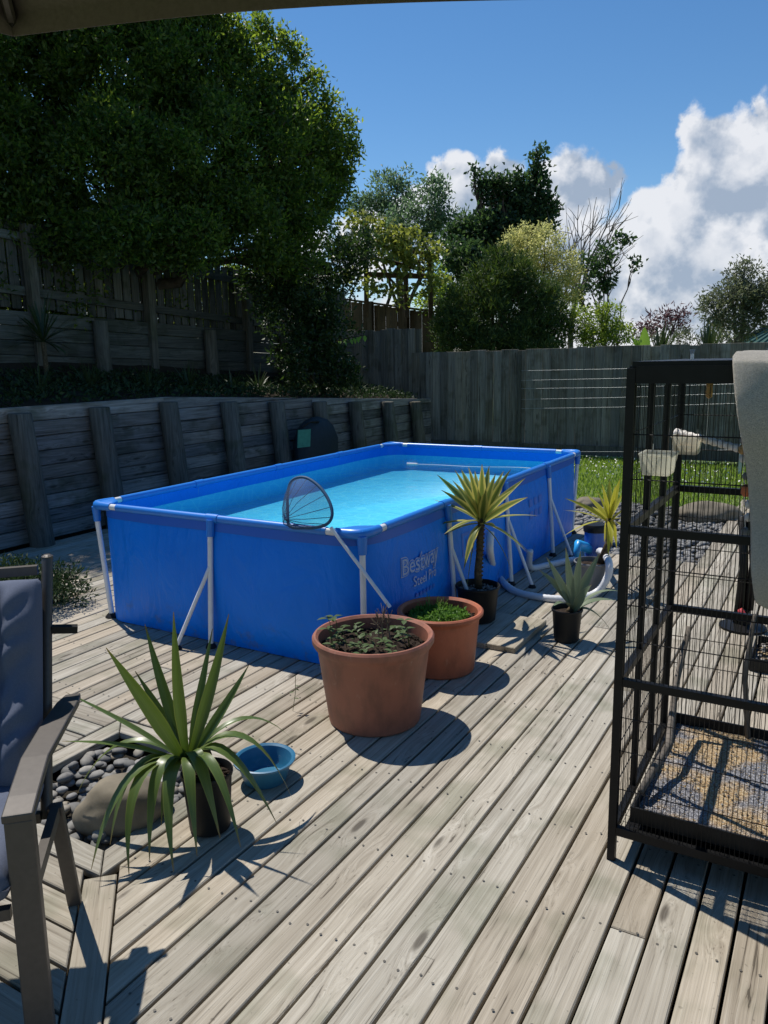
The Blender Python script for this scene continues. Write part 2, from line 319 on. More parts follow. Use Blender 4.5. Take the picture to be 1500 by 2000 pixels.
def liner_mat():
    mt, nt, b = newmat('liner_outer'); g = _n(nt, 'ShaderNodeNewGeometry')
    f = noise_node(nt, g.outputs['Position'], 2.2, 4)
    c = ramp_node(nt, f, [(.3, (.001, .185, .76)), (.7, (.002, .215, .85))])
    sp = _n(nt, 'ShaderNodeSeparateXYZ'); nt.links.new(g.outputs['Position'], sp.inputs[0])
    dn = noise_node(nt, g.outputs['Position'], 9, 6, .65)
    dirt = mathn(nt, 'MULTIPLY', mapr(nt, sp.outputs[2], .30, .0, 0.0, 1.0), mapr(nt, dn, .50, .68, 0.0, .55))
    c = mixc(nt, dirt, c, (.12, .14, .20))
    nt.links.new(c, b.inputs['Base Color'])
    b.inputs['Roughness'].default_value = .42; b.inputs['Specular IOR Level'].default_value = .22
    mp = _n(nt, 'ShaderNodeMapping'); mp.inputs['Scale'].default_value = (2.2, 2.2, 1.0); nt.links.new(g.outputs['Position'], mp.inputs[0])
    bump(nt, b, noise_node(nt, mp.outputs[0], 2.0, 4, .55, 1.6), .38, .06)
    mt, nt, b = newmat('liner_inner'); g = _n(nt, 'ShaderNodeNewGeometry')
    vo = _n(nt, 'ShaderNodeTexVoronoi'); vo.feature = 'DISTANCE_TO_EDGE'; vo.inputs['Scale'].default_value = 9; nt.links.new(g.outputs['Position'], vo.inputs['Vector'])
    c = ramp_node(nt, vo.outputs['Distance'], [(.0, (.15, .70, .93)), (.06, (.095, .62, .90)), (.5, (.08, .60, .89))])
    nt.links.new(c, b.inputs['Base Color']); b.inputs['Roughness'].default_value = .45
    mt, nt, b = newmat('pool_water'); L = nt.links.new; g = _n(nt, 'ShaderNodeNewGeometry')
    n1 = noise_node(nt, g.outputs['Position'], 7, 3, .5, .4); n2 = noise_node(nt, g.outputs['Position'], 26, 2, .5, .3)
    h = mathn(nt, 'ADD', n1, mathn(nt, 'MULTIPLY', n2, .25))
    bn = _n(nt, 'ShaderNodeBump'); bn.inputs['Strength'].default_value = .5; bn.inputs['Distance'].default_value = .03; L(h, bn.inputs['Height'])
    dt = _n(nt, 'ShaderNodeVectorMath'); dt.operation = 'DOT_PRODUCT'; L(g.outputs['Incoming'], dt.inputs[0]); L(bn.outputs[0], dt.inputs[1])
    c5 = mathn(nt, 'POWER', mathn(nt, 'SUBTRACT', 1.0, mathn(nt, 'ABSOLUTE', dt.outputs['Value']), True), 5.0)
    fres = mathn(nt, 'ADD', .02, mathn(nt, 'MULTIPLY', c5, .36), True)
    gl = _n(nt, 'ShaderNodeBsdfGlossy'); gl.inputs['Roughness'].default_value = .03; L(bn.outputs[0], gl.inputs['Normal'])
    tr = _n(nt, 'ShaderNodeBsdfTransparent'); tr.inputs[0].default_value = (.88, .99, .995, 1)
    mx = _n(nt, 'ShaderNodeMixShader'); L(fres, mx.inputs[0]); L(tr.outputs[0], mx.inputs[1]); L(gl.outputs[0], mx.inputs[2])
    L(mx.outputs[0], nt.nodes['Material Output'].inputs[0])
    mt, nt, b = newmat('clear_plastic'); L = nt.links.new
    b.inputs['Base Color'].default_value = (.80, .79, .70, 1); b.inputs['Roughness'].default_value = .35
    tr = _n(nt, 'ShaderNodeBsdfTranslucent'); tr.inputs[0].default_value = (.85, .83, .72, 1)
    tp = _n(nt, 'ShaderNodeBsdfTransparent')
    mx = _n(nt, 'ShaderNodeMixShader'); mx.inputs[0].default_value = .5; L(b.outputs[0], mx.inputs[1]); L(tr.outputs[0], mx.inputs[2])
    m2 = _n(nt, 'ShaderNodeMixShader'); m2.inputs[0].default_value = .25; L(mx.outputs[0], m2.inputs[1]); L(tp.outputs[0], m2.inputs[2])
    L(m2.outputs[0], nt.nodes['Material Output'].inputs[0])
    mt, nt, b = newmat('hem_blue'); b.inputs['Base Color'].default_value = (.012, .11, .52, 1); b.inputs['Roughness'].default_value = .45
    mt, nt, b = newmat('print_pale'); b.inputs['Base Color'].default_value = (.36, .44, .64, 1); b.inputs['Roughness'].default_value = .5
    mt, nt, b = newmat('print_faint'); b.inputs['Base Color'].default_value = (.03, .16, .66, 1); b.inputs['Roughness'].default_value = .5
    mt, nt, b = newmat('lawn_ground'); g = _n(nt, 'ShaderNodeNewGeometry')
    c = ramp_node(nt, noise_node(nt, g.outputs['Position'], 5, 6), [(.3, (.08, .13, .03)), (.7, (.15, .20, .05))])
    nt.links.new(c, b.inputs['Base Color']); b.inputs['Roughness'].default_value = .95
    mt, nt, b = newmat('net_mesh'); L = nt.links.new
    b.inputs['Base Color'].default_value = (.02, .05, .12, 1); b.inputs['Roughness'].default_value = .7
    tp = _n(nt, 'ShaderNodeBsdfTransparent'); mx = _n(nt, 'ShaderNodeMixShader'); mx.inputs[0].default_value = .62
    L(b.outputs[0], mx.inputs[1]); L(tp.outputs[0], mx.inputs[2]); L(mx.outputs[0], nt.nodes['Material Output'].inputs[0])
liner_mat()

# ------------------------------------------------------------------ mesh helpers
ORG = {}
def tag(o, label=None, cat=None, group=None, kind=None):
    if label: o['label'] = label
    if cat: o['category'] = cat
    if group: o['group'] = group
    if kind: o['kind'] = kind
    return o
def thing(name, loc, label=None, cat=None, group=None, kind=None):
    o = bpy.data.objects.new(name, None); col.objects.link(o); o.location = tuple(loc); o.empty_display_size = .1
    ORG[o.name] = np.array(loc, float)
    return tag(o, label, cat, group, kind)
def link_mesh(name, me, parent=None, loc=(0, 0, 0)):
    o = bpy.data.objects.new(name, me); col.objects.link(o); o.location = tuple(loc)
    if parent is not None: o.parent = parent
    return o
class MB:
    def __init__(s): s.v = []; s.f = []; s.uv = None
    def add(s, vs, fs):
        b = len(s.v); s.v += [tuple(map(float, q)) for q in vs]; s.f += [tuple(b+i for i in f) for f in fs]; return s
    def box(s, c, ex, ey, ez):                                 # centre + three half-extent vectors
        c, ex, ey, ez = map(np.array, (c, ex, ey, ez))
        vs = [c+a*ex+b*ey+d*ez for d in (-1, 1) for b in (-1, 1) for a in (-1, 1)]
        return s.add(vs, [(0, 2, 3, 1), (4, 5, 7, 6), (0, 1, 5, 4), (2, 6, 7, 3), (0, 4, 6, 2), (1, 3, 7, 5)])
    def bar(s, a, b, w, h, upv=EZ):
        a, b = np.array(a, float), np.array(b, float); d = b-a; l = np.linalg.norm(d); d = d/l
        x = np.cross(d, upv); x = x/np.linalg.norm(x) if np.linalg.norm(x) > 1e-6 else np.array([1.0, 0, 0]); z = np.cross(x, d)
        return s.box((a+b)/2, d*l/2, x*w/2, z*h/2)
    def tube(s, pts, rad, n=8, closed=False, cap=True):
        pts = [np.array(p, float) for p in pts]; k = len(pts)
        if not hasattr(rad, '__len__'): rad = [rad]*k
        prev = None; rings = []
        for i, p in enumerate(pts):
            a = pts[(i-1) % k] if (i or closed) else p; b = pts[(i+1) % k] if (i < k-1 or closed) else p
            d = b-a; d = d/max(np.linalg.norm(d), 1e-9)
            if prev is None:
                ref = EZ if abs(d[2]) < .9 else np.array([1.0, 0, 0]); x = np.cross(d, ref)
            else: x = prev - d*(prev@d)
            x = x/max(np.linalg.norm(x), 1e-9); y = np.cross(d, x); prev = x
            rings.append([p + rad[i]*(math.cos(2*math.pi*j/n)*x + math.sin(2*math.pi*j/n)*y) for j in range(n)])
        vs = [q for r in rings for q in r]; fs = []
        for i in range(k if closed else k-1):
            for j in range(n):
                a, b = i*n+j, i*n+(j+1) % n; c, d = ((i+1) % k)*n+(j+1) % n, ((i+1) % k)*n+j
                fs.append((a, b, c, d))
        if cap and not closed: fs += [tuple(range(n-1, -1, -1)), tuple((k-1)*n+j for j in range(n))]
        return s.add(vs, fs)
    def lathe(s, c, prof, n=32):                               # prof: (r, z); closed surface of revolution
        c = np.array(c, float); k = len(prof)
        vs = [c+np.array([r*math.cos(2*math.pi*j/n), r*math.sin(2*math.pi*j/n), z]) for r, z in prof for j in range(n)]
        fs = [(i*n+j, i*n+(j+1) % n, (i+1)*n+(j+1) % n, (i+1)*n+j) for i in range(k-1) for j in range(n)]
        return s.add(vs, fs)
    def prism(s, poly, base, ux, uy, uz, h, bev=0.0):           # polygon in (ux, uy), extruded h along uz; bev rounds the far rim
        m_ = len(poly); base, ux, uy, uz = map(np.array, (base, ux, uy, uz)); c = np.mean(poly, 0)
        P = lambda q, z: base+ux*q[0]+uy*q[1]+uz*z
        def inset(d):
            A = sum(poly[i][0]*poly[(i+1) % m_][1]-poly[(i+1) % m_][0]*poly[i][1] for i in range(m_)); sg = 1 if A > 0 else -1
            res = []
            for i in range(m_):
                p0, p1, p2 = (np.array(poly[(i+q) % m_], float) for q in (-1, 0, 1))
                a = (p1-p0)/max(np.linalg.norm(p1-p0), 1e-9); b = (p2-p1)/max(np.linalg.norm(p2-p1), 1e-9)
                na = np.array([-a[1], a[0]])*sg; nb = np.array([-b[1], b[0]])*sg
                mm = na+nb; mm = mm/max(mm@mm, .35)*2
                res.append(p1+mm*d)
            return res
        rings = [[P(q, 0) for q in poly]]
        if bev: rings += [[P(q, h-bev) for q in poly], [P(q, h) for q in inset(bev)]]
        else: rings += [[P(q, h) for q in poly]]
        vs = [q for r in rings for q in r]; fs = [tuple(range(m_-1, -1, -1)), tuple((len(rings)-1)*m_+i for i in range(m_))]
        for k in range(len(rings)-1):
            fs += [(k*m_+i, k*m_+(i+1) % m_, (k+1)*m_+(i+1) % m_, (k+1)*m_+i) for i in range(m_)]
        return s.add(vs, fs)
    def mesh(s, name, mat, org=(0, 0, 0), smooth=False):
        me = bpy.data.meshes.new(name)
        v = np.array(s.v)-np.array(org)
        me.from_pydata(v.tolist(), [], s.f); me.materials.append(MATS[mat])
        if smooth: me.polygons.foreach_set('use_smooth', [True]*len(me.polygons))
        if s.uv:
            ul = me.uv_layers.new(name='UVMap'); li = np.zeros(len(me.loops), np.int32); me.loops.foreach_get('vertex_index', li)
            ul.data.foreach_set('uv', np.array(s.uv, np.float32)[li].ravel())
        bm = bmesh.new(); bm.from_mesh(me)
        if not s.uv: bmesh.ops.recalc_face_normals(bm, faces=bm.faces)
        bm.to_mesh(me); bm.free(); me.update()
        return me
    def build(s, name, mat, parent=None, smooth=False, org=None):
        root = parent
        while root is not None and root.parent is not None: root = root.parent
        og = ORG[root.name] if root is not None else (np.zeros(3) if org is None else np.array(org))
        o = link_mesh(name, s.mesh(name, mat, og, smooth), parent)
        if root is None: o.location = tuple(og); ORG[o.name] = np.array(og, float)
        return o
def clip(poly, a, b, c):                                        # keep a*x+b*y <= c
    out = []
    for i in range(len(poly)):
        p, q = poly[i], poly[(i+1) % len(poly)]; dp, dq = a*p[0]+b*p[1]-c, a*q[0]+b*q[1]-c
        if dp <= 0: out.append(p)
        if (dp < 0 < dq) or (dq < 0 < dp):
            k = dp/(dp-dq); out.append((p[0]+k*(q[0]-p[0]), p[1]+k*(q[1]-p[1])))
    return out
def area(p): return abs(sum(p[i][0]*p[(i+1) % len(p)][1]-p[(i+1) % len(p)][0]*p[i][1] for i in range(len(p))))/2
def auto_smooth(o, ang=40):
    me = o.data; me.polygons.foreach_set('use_smooth', [True]*len(me.polygons))
    bm = bmesh.new(); bm.from_mesh(me)
    for e in bm.edges: e.smooth = not (len(e.link_faces) == 2 and e.calc_face_angle(0) > R(ang))
    bm.to_mesh(me); bm.free()
    return o

def face_up(o):
    if sum(p.normal.z for p in o.data.polygons) < 0: o.data.flip_normals()
    return o

# ------------------------------------------------------------------ ground
def sheet(name, pts, z, mat, label=None):
    m_ = MB(); m_.add([(p[0], p[1], z) for p in pts], [tuple(range(len(pts)))])
    o = m_.build(name, mat); o['kind'] = 'structure'; return o
sheet('ground', [(-400, -60), (400, -60), (400, 700), (-400, 700)], -.30, 'lawn_ground')
sheet('deck_underlay', [W(*q)[:2] for q in ((-2.5, -5), (6, -5), (6, 7), (-2.5, 7))], -.18, 'under_soil')

# ------------------------------------------------------------------ deck of single boards
PW, GAP = .112, .0105
w = PW-GAP
HS0, HS1, HT0 = 1.427, 2.105, -1.80                            # planting hole in (s, t)
HT1 = HT0+6*PW
deck = thing('deck', (0, 0, 0), 'weathered grey timber deck of narrow boards with a mitred corner', None, None, 'structure')
def deck_board(poly, mat):
    if len(poly) < 3 or area(poly) < .002: return
    dz = random.uniform(-.0025, .0015)
    mb = MB(); mb.prism(poly, W(0, 0, -.032+dz), E1, E2, EZ, .032, .0035)
    mb.build('deck_board', mat, deck)
screws = MB()
def screw(s, t):
    s += random.uniform(-.006, .006); t += random.uniform(-.014, .014)
    c = W(s, t, .0022); r = .0046
    screws.add([c+r*(math.cos(a*math.pi/3)*E1+math.sin(a*math.pi/3)*E2) for a in range(6)], [tuple(range(6))])
DIV = HS1+HT0                                                   # the mitre runs at 45 degrees towards the house
for k in range(int(math.floor((-2.42-3.782)/PW))+1, int(math.ceil((6.0-3.782)/PW))):
    a, b = 3.782+k*PW+GAP/2, 3.782+(k+1)*PW-GAP/2
    mid = (a+b)/2
    q1 = 4.35 if mid < 2.3 else (3.3 if mid < 3.38 else 6.6)
    q0 = HT1+w+GAP if k < -14 else -4.0
    cuts = [q0]; t_ = q0+random.uniform(.6, 3.4)
    if k == 0: cuts.append(-1.315); t_ = 1.6
    while t_ < q1-.6:
        jt = round(t_/.45)*.45
        if jt-cuts[-1] > .5 and not (2.3 < mid < 4.2 and jt < .3): cuts.append(jt)
        t_ += random.uniform(2.4, 4.2)
    cuts.append(q1)
    for c0, c1 in zip(cuts[:-1], cuts[1:]):
        poly = [(a, c0+.002), (b, c0+.002), (b, c1-.002), (a, c1-.002)]
        if k >= -14: poly = clip(poly, -1, -1, -(DIV+.085))
        deck_board(poly, 'deck_wood_long')
    for j in range(-8, 15):
        tj = j*.45+.03
        if q0+.03 < tj < q1-.03 and (k < -14 or mid+tj > DIV+.16):
            screw(a+.024, tj); screw(b-.024, tj)
# border of the hole with mitred corners
deck_board([(-2.4, HT0-w), (HS1+w-.003, HT0-w), (HS1-.003, HT0), (-2.4, HT0)], 'deck_wood_cross')
deck_board([(HS1+w, HT0-w+.003), (HS1+w, HT1+w-.003), (HS1, HT1-.003), (HS1, HT0+.003)], 'deck_wood_long')
deck_board([(HS0-w+.003, HT1+w), (HS1+w-.003, HT1+w), (HS1-.003, HT1), (HS0+.003, HT1)], 'deck_wood_cross')
deck_board([(HS0-w, HT0+.004), (HS0, HT0+.004), (HS0, HT1-.003), (HS0-w, HT1+w-.003)], 'deck_wood_long')
# divider board at 45 degrees
dv = np.array([1, -1])/math.sqrt(2); nv = np.array([1, 1])/math.sqrt(2)
p0 = np.array([HS1+w, HT0-w])+dv*.006
deck_board([tuple(p0-nv*.053), tuple(p0+nv*.053), tuple(p0+nv*.053+dv*3), tuple(p0-nv*.053+dv*3)], 'deck_wood_mitre')
# cross boards on the left
t_ = HT0-w-GAP
while t_ > -4.6:
    deck_board(clip([(-2.4, t_-w), (5, t_-w), (5, t_), (-2.4, t_)], 1, 1, DIV-.085), 'deck_wood_cross')
    for j in range(-4, 9):
        sj = j*.45+.3
        if sj+t_ < DIV-.12: screw(sj, t_-.026); screw(sj, t_-.08)
    t_ -= PW
t_ = HT0+GAP
for j in range(7):
    deck_board([(-2.4, t_), (HS0-w-GAP, t_), (HS0-w-GAP, t_+w), (-2.4, t_+w)], 'deck_wood_cross')
    for q in range(-3, 4): screw(q*.45-.2, t_+.026); screw(q*.45-.2, t_+.08)
    t_ += PW
so = screws.build('screw_heads', 'screw_metal', deck); so['kind'] = 'stuff'

# ------------------------------------------------------------------ foliage helpers
def leaves_mesh(name, mat, pos, dirs, ln, wd, org=(0, 0, 0), fold=.25, shape=4):
    n = len(pos); dirs = dirs/np.maximum(np.linalg.norm(dirs, axis=1, keepdims=True), 1e-9)
    rv = rng.normal(size=(n, 3)); sd_ = np.cross(dirs, rv); sd_ /= np.maximum(np.linalg.norm(sd_, axis=1, keepdims=True), 1e-9)
    nm = np.cross(sd_, dirs)
    ln = (ln*rng.uniform(.65, 1.25, n))[:, None]; wd = (wd*rng.uniform(.7, 1.2, n))[:, None]
    a = pos; tip = pos+dirs*ln - nm*ln*.12
    l = pos+dirs*ln*.45 + sd_*wd*.5 + nm*wd*fold; r = pos+dirs*ln*.45 - sd_*wd*.5 + nm*wd*fold
    V = np.stack([a, l, tip, r], 1).reshape(-1, 3) - np.array(org)
    me = bpy.data.meshes.new(name); me.vertices.add(4*n); me.vertices.foreach_set('co', V.astype(np.float32).ravel())
    me.loops.add(4*n); me.loops.foreach_set('vertex_index', np.arange(4*n, dtype=np.int32))
    me.polygons.add(n); me.polygons.foreach_set('loop_start', np.arange(0, 4*n, 4, dtype=np.int32))
    me.polygons.foreach_set('loop_total', np.full(n, 4, np.int32))
    me.materials.append(MATS[mat]); me.update(calc_edges=True); me.validate()
    return me
def clump_points(blobs, per, sub=26, subr=(.22, .42), flat=.8):
    """blobs: (centre, radii). Each breaks up into lumps on and near its shell; returns twig points and outward directions."""
    P, D = [], []
    for c, r in blobs:
        c = np.array(c, float); r = np.array(r if hasattr(r, '__len__') else (r, r, r), float)
        k = sub
        u = rng.normal(size=(k, 3)); u /= np.linalg.norm(u, axis=1, keepdims=True)
        rad = rng.uniform(.45, .86, k)[:, None]
        sc = c+u*r*rad; sr = rng.uniform(*subr, k)
        npts = int(per*r.prod()**(2/3))
        idx = rng.integers(0, k, npts)
        v = rng.normal(size=(npts, 3)); v /= np.linalg.norm(v, axis=1, keepdims=True)
        q = rng.uniform(.25, 1.0, npts)[:, None]**.5
        p = sc[idx]+v*q*(sr[idx][:, None]*r.mean())*np.array([1, 1, flat])
        P.append(p); D.append(v*.7+(p-c)/r)
    return np.concatenate(P), np.concatenate(D)
def leaves_on(P, D, per_twig, spread, upbias=.2):
    n = len(P); pos = np.repeat(P, per_twig, 0)+rng.normal(size=(n*per_twig, 3))*spread
    d = np.repeat(D, per_twig, 0)*.6+rng.normal(size=(n*per_twig, 3))*.9+np.array([0, 0, upbias])
    return pos, d
def limb(a, b, r0, r1, wig=.08, n=5, seed=0):
    a, b = np.array(a, float), np.array(b, float); rr = random.Random(seed); L_ = np.linalg.norm(b-a)
    pts = [a+(b-a)*i/(n-1)+np.array([rr.gauss(0, wig), rr.gauss(0, wig), rr.gauss(0, wig*.4)])*L_*.25*(0 < i < n-1) for i in range(n)]
    return pts, [r0+(r1-r0)*i/(n-1) for i in range(n)]
def tree(name, label, base, blobs, leafmat, bark, per, per_twig, ln, wd, spread, trunk_r=.12, fork=.45, cat='tree', group=None, sub=26, subr=(.22, .42), flat=.8, nlimb=7, upbias=.2, trim=None):
    root = thing(name, base, label, cat, group)
    base = np.array(base, float)
    cc = np.mean([np.array(b[0]) for b in blobs], 0)
    top = base+(cc-base)*fork
    mb = MB(); p, r = limb(base, top, trunk_r, trunk_r*.75, .1, 6, len(name)); mb.tube(p, r, 9)
    for i, (c, rr) in enumerate(blobs[:nlimb]):
        p, r = limb(top-(top-base)*.08*(i % 3), np.array(c)+np.array([0, 0, .1]), trunk_r*.55, trunk_r*.12, .16, 7, i); mb.tube(p, r, 6)
        for q in range(5):
            u = rng.normal(size=3); u /= np.linalg.norm(u); rv = np.array(rr if hasattr(rr, '__len__') else (rr,)*3)
            p2, r2 = limb(p[4], np.array(c)+u*rv*.8, trunk_r*.2, trunk_r*.04, .15, 5, i*9+q); mb.tube(p2, r2, 5)
    tk = mb.build('trunk', bark, root); auto_smooth(tk, 60)
    P, D = clump_points(blobs, per, sub, subr, flat)
    if trim is not None: k = trim(P); P, D = P[k], D[k]
    pos, d = leaves_on(P, D, per_twig, spread, upbias)
    o = link_mesh('crown', leaves_mesh('crown', leafmat, pos, d, ln, wd, base), root)
    return root

# ------------------------------------------------------------------ front retaining wall
WS = -2.5
def wall_top(t): return 1.327 if t < 3.15 else 1.327-.0545*(t-3.15)
fw_ = thing('retaining_wall', W(WS, 4, 0), 'weathered board retaining wall with leaning round posts behind the pool', 'retaining wall')
edges = [-3.2, 3.14, 6.1, 10.0]
for ci in range(9):
    z0, z1 = ci*.1475+.003, (ci+1)*.1475-.004
    for i in range(len(edges)-1):
        t0, t1 = edges[i]+(.0 if i else 0)+.003, edges[i+1]-.003
        poly = [(t0, z0), (t1, z0), (t1, z1), (t0, z1)]
        if t1 > 3.2: poly = clip(poly, .0545, 1, 1.327+.0545*3.15)
        if len(poly) < 3 or area(poly) < .004: continue
        mb = MB(); off = random.uniform(-.012, .012)
        mb.prism(poly, W(WS-.05+off, 0, 0), E2, EZ, E1, .05, .006); mb.build('wall_board', 'wall_wood', fw_)
for i, t in enumerate((-1.9, -.85, .2, 1.21, 2.13, 3.11, 4.14, 5.11, 6.14, 7.11, 8.15, 9.15)):
    zt = wall_top(t)-.055; mb = MB()
    mb.tube([W(-2.30, t+.05, -.25), W(-2.345, t+.03, .4), W(-2.40, t, zt-.012), W(-2.40, t, zt)], [.118, .115, .108, .10], 14)
    auto_smooth(mb.build('post', 'post_wood', fw_), 50)

# terrace behind it
def terrace_z(s, t): return wall_top(max(min(t, 10), -5))-.03 + max(0, min(1, (WS-s)/1.7))*.30
mb = MB(); ns, ntt = 10, 40; vs = []
for i in range(ns+1):
    for j in range(ntt+1):
        s_, t_ = WS-.07-i*.35, -4+j*14.0/ntt
        z = terrace_z(s_, t_)+(random.uniform(-.02, .03) if i else 0)
        if i > 4: z = terrace_z(s_, t_)+.5*min(1, (i-4)/2)
        vs.append(W(s_, t_, z))
mb.add(vs, [(i*(ntt+1)+j, i*(ntt+1)+j+1, (i+1)*(ntt+1)+j+1, (i+1)*(ntt+1)+j) for i in range(ns) for j in range(ntt)])
b_ = len(mb.v)
for j in range(ntt+1): mb.v.append(tuple(W(WS-.07, -4+j*14.0/ntt, -.2)))
mb.f += [(j, b_+j, b_+j+1, j+1) for j in range(ntt)]
o = mb.build('terrace_ground', 'terrace_soil', smooth=True); o['kind'] = 'structure'

# ------------------------------------------------------------------ back retaining wall and paling fence on the terrace
BS = -4.2
def back_top(t): return 2.35-.034*(t-2.3)
bw = thing('terrace_wall', W(BS, 4, 1.5), 'dim upper retaining wall of wide boards under the paling fence', 'retaining wall')
for ci in range(5):
    for t0, t1 in ((-2.0, 1.0), (1.0, 3.7), (3.7, 5.75), (5.75, 8.0), (8.0, 10.0)):
        def zz(t, q): return back_top(t)-.17*q
        mb = MB(); off = random.uniform(-.01, .01)
        poly = [(t0+.003, zz(t0, ci+1)+.005), (t1-.003, zz(t1, ci+1)+.005), (t1-.003, zz(t1, ci)), (t0+.003, zz(t0, ci))]
        mb.prism(poly, W(BS-.05+off, 0, 0), E2, EZ, E1, .05, .006); mb.build('wall_board', 'shaded_wood', bw)
for t in (-1.4, .2, 1.7, 3.70, 5.75, 7.6, 9.2):
    mb = MB(); mb.tube([W(BS+.12, t, 1.2), W(BS+.09, t, back_top(t)-.05)], [.10, .095], 12); auto_smooth(mb.build('post', 'post_wood', bw), 50)
uf = thing('paling_fence', W(BS-.1, 4, 2.3), 'dark paling fence on top of the upper retaining wall under the big tree', 'fence')
def rail_z(t): return 2.60-.056*(t-2.8)
me_pal = {}
def paling(parent, base, along, nrm, h, wd=.14, th=.018, mat='paling_wood', jag=0.0):
    key = (round(h, 2), wd, mat, tuple(np.round(along, 2)))
    if key not in me_pal:
        mb = MB(); mb.prism([(-wd/2, 0), (wd/2, 0), (wd/2, h), (-wd/2, h)], (0, 0, 0), along, EZ, nrm, th, .003); me_pal[key] = mb.mesh('paling', mat)
    root = parent
    o = link_mesh('paling', me_pal[key], parent, np.array(base)-ORG[root.name])
    return o
t_ = -1.5
while t_ < 9.9:
    z0 = rail_z(t_)-.22
    paling(uf, W(BS-.14, t_, z0+random.uniform(-.02, .02)), E2, E1, 1.02, .130, mat='shaded_paling')
    t_ += .155
for z in (0.0, .62):
    for t0, t1 in ((-1.5, .9), (.9, 2.8), (2.8, 4.65), (4.65, 7.0), (7.0, 9.9)):
        mb = MB(); mb.bar(W(BS-.095, t0+.01, rail_z(t0)-.02+z), W(BS-.095, t1-.01, rail_z(t1)-.02+z), .045, .10); mb.build('rail', 'shaded_wood', uf)
for t in (-.9, .95, 2.82, 4.66, 6.75, 8.6):
    mb = MB(); mb.bar(W(BS-.0, t, 1.55), W(BS-.0, t, rail_z(t)+.74), .11, .11, E2); mb.build('post', 'post_wood', uf)

# ------------------------------------------------------------------ far fence
FT = 10.05
ff = thing('boundary_fence', W(1, FT, 0), 'tall grey vertical paling fence at the far end of the lawn', 'fence')
s_ = -2.86; i = 0
while s_ < 7.5:
    h = 1.80+.008*(s_+2.8)+random.uniform(-.012, .012)
    paling(ff, W(s_, FT+(0.021 if i % 2 else 0)+random.uniform(-.002, .002), .02), E1, -E2, round(h*50)/50, .146 if i % 2 == 0 else .168)
    s_ += .1515+random.uniform(-.002, .004); i += 1
for z in (.35, 1.0, 1.62):
    mb = MB(); mb.bar(W(-2.9, FT+.07, z), W(7.5, FT+.07, z), .045, .09); mb.build('rail', 'paling_wood', ff)
mb = MB(); mb.bar(W(-2.9, FT-.03, .09), W(7.5, FT-.03, .09), .03, .17); mb.build('plinth_board', 'post_wood', ff)
tf = thing('stepped_fence', W(-3.6, FT, 1), 'raised dark paling fence panel at the corner above the terrace', 'fence')
s_ = -2.93; i = 0
while s_ > -5.2:
    paling(tf, W(s_, FT+(.021 if i % 2 else 0), .85), E1, -E2, round((1.42+random.uniform(-.012, .012))*50)/50, .146 if i % 2 == 0 else .168); s_ -= .152; i += 1
mb = MB(); mb.bar(W(-2.82, FT+.06, .2), W(-2.82, FT+.06, 2.26), .1, .1, E2); mb.build('post', 'post_wood', tf)
bf = thing('neighbour_fence', W(-3.5, FT+2.2, 0), 'brown stained paling fence behind the corner below the vine pergola', 'fence')
s_ = -5.8; i = 0
a_, b_ = on_t(680, 588, FT+2.2), on_t(852, 612, FT+2.2)
sa, sb = st(a_), st(b_)
s_ = sa[0]-.3
while s_ < sb[0]+.35:
    q = (s_-sa[0])/(sb[0]-sa[0]); zt = sa[2]+(sb[2]-sa[2])*q
    paling(bf, W(s_, FT+2.2+(.014 if i % 2 else 0), zt-2.0), E1, -E2, 2.0, .15, mat='brown_wood'); s_ += .152; i += 1
for q in (.28, .68):
    c = sa+(sb-sa)*q; mb = MB(); mb.bar(W(c[0], FT+2.13, c[2]-2), W(c[0], FT+2.13, c[2]+.06), .12, .1, E2); mb.build('post', 'brown_wood', bf)
for q0, q1 in ((-.2, .28), (.28, .68), (.68, 1.2)):
    mb = MB(); c0, c1 = sa+(sb-sa)*q0, sa+(sb-sa)*q1
    mb.bar(W(c0[0], FT+2.17, c0[2]+.03), W(c1[0], FT+2.17, c1[2]+.03), .12, .045); mb.build('capping', 'brown_wood', bf)
# clothes line wires strung from the fence post to the right
cl = thing('clothesline', W(0.2, FT-.1, 0), 'thin wires of a clothes line strung in front of the far fence', 'clothesline')
for y0, y1 in ((722, 719), (741, 737), (757, 757), (778, 775), (796, 795), (880, 886)):
    a, b = on_t(1018, y0+2, FT-.12), on_t(1460, y1-8, FT-1.2)
    mb = MB(); mb.tube([a, (a+b)/2-EZ*.015, b], .0016, 5); mb.build('wire', 'steel_wire', cl)
a = st(on_t(1016, 705, FT-.10)); mb = MB(); mb.bar(W(a[0], FT-.10, 0), W(a[0], FT-.10, 1.74), .045, .045, E2); mb.build('post', 'post_wood', cl)
b = st(on_t(1460, 705, FT-1.2)); mb = MB(); mb.bar(W(b[0], FT-1.2, -.1), W(b[0], FT-1.2, 1.74), .05, .05, E2); mb.build('post', 'steel_wire', cl)

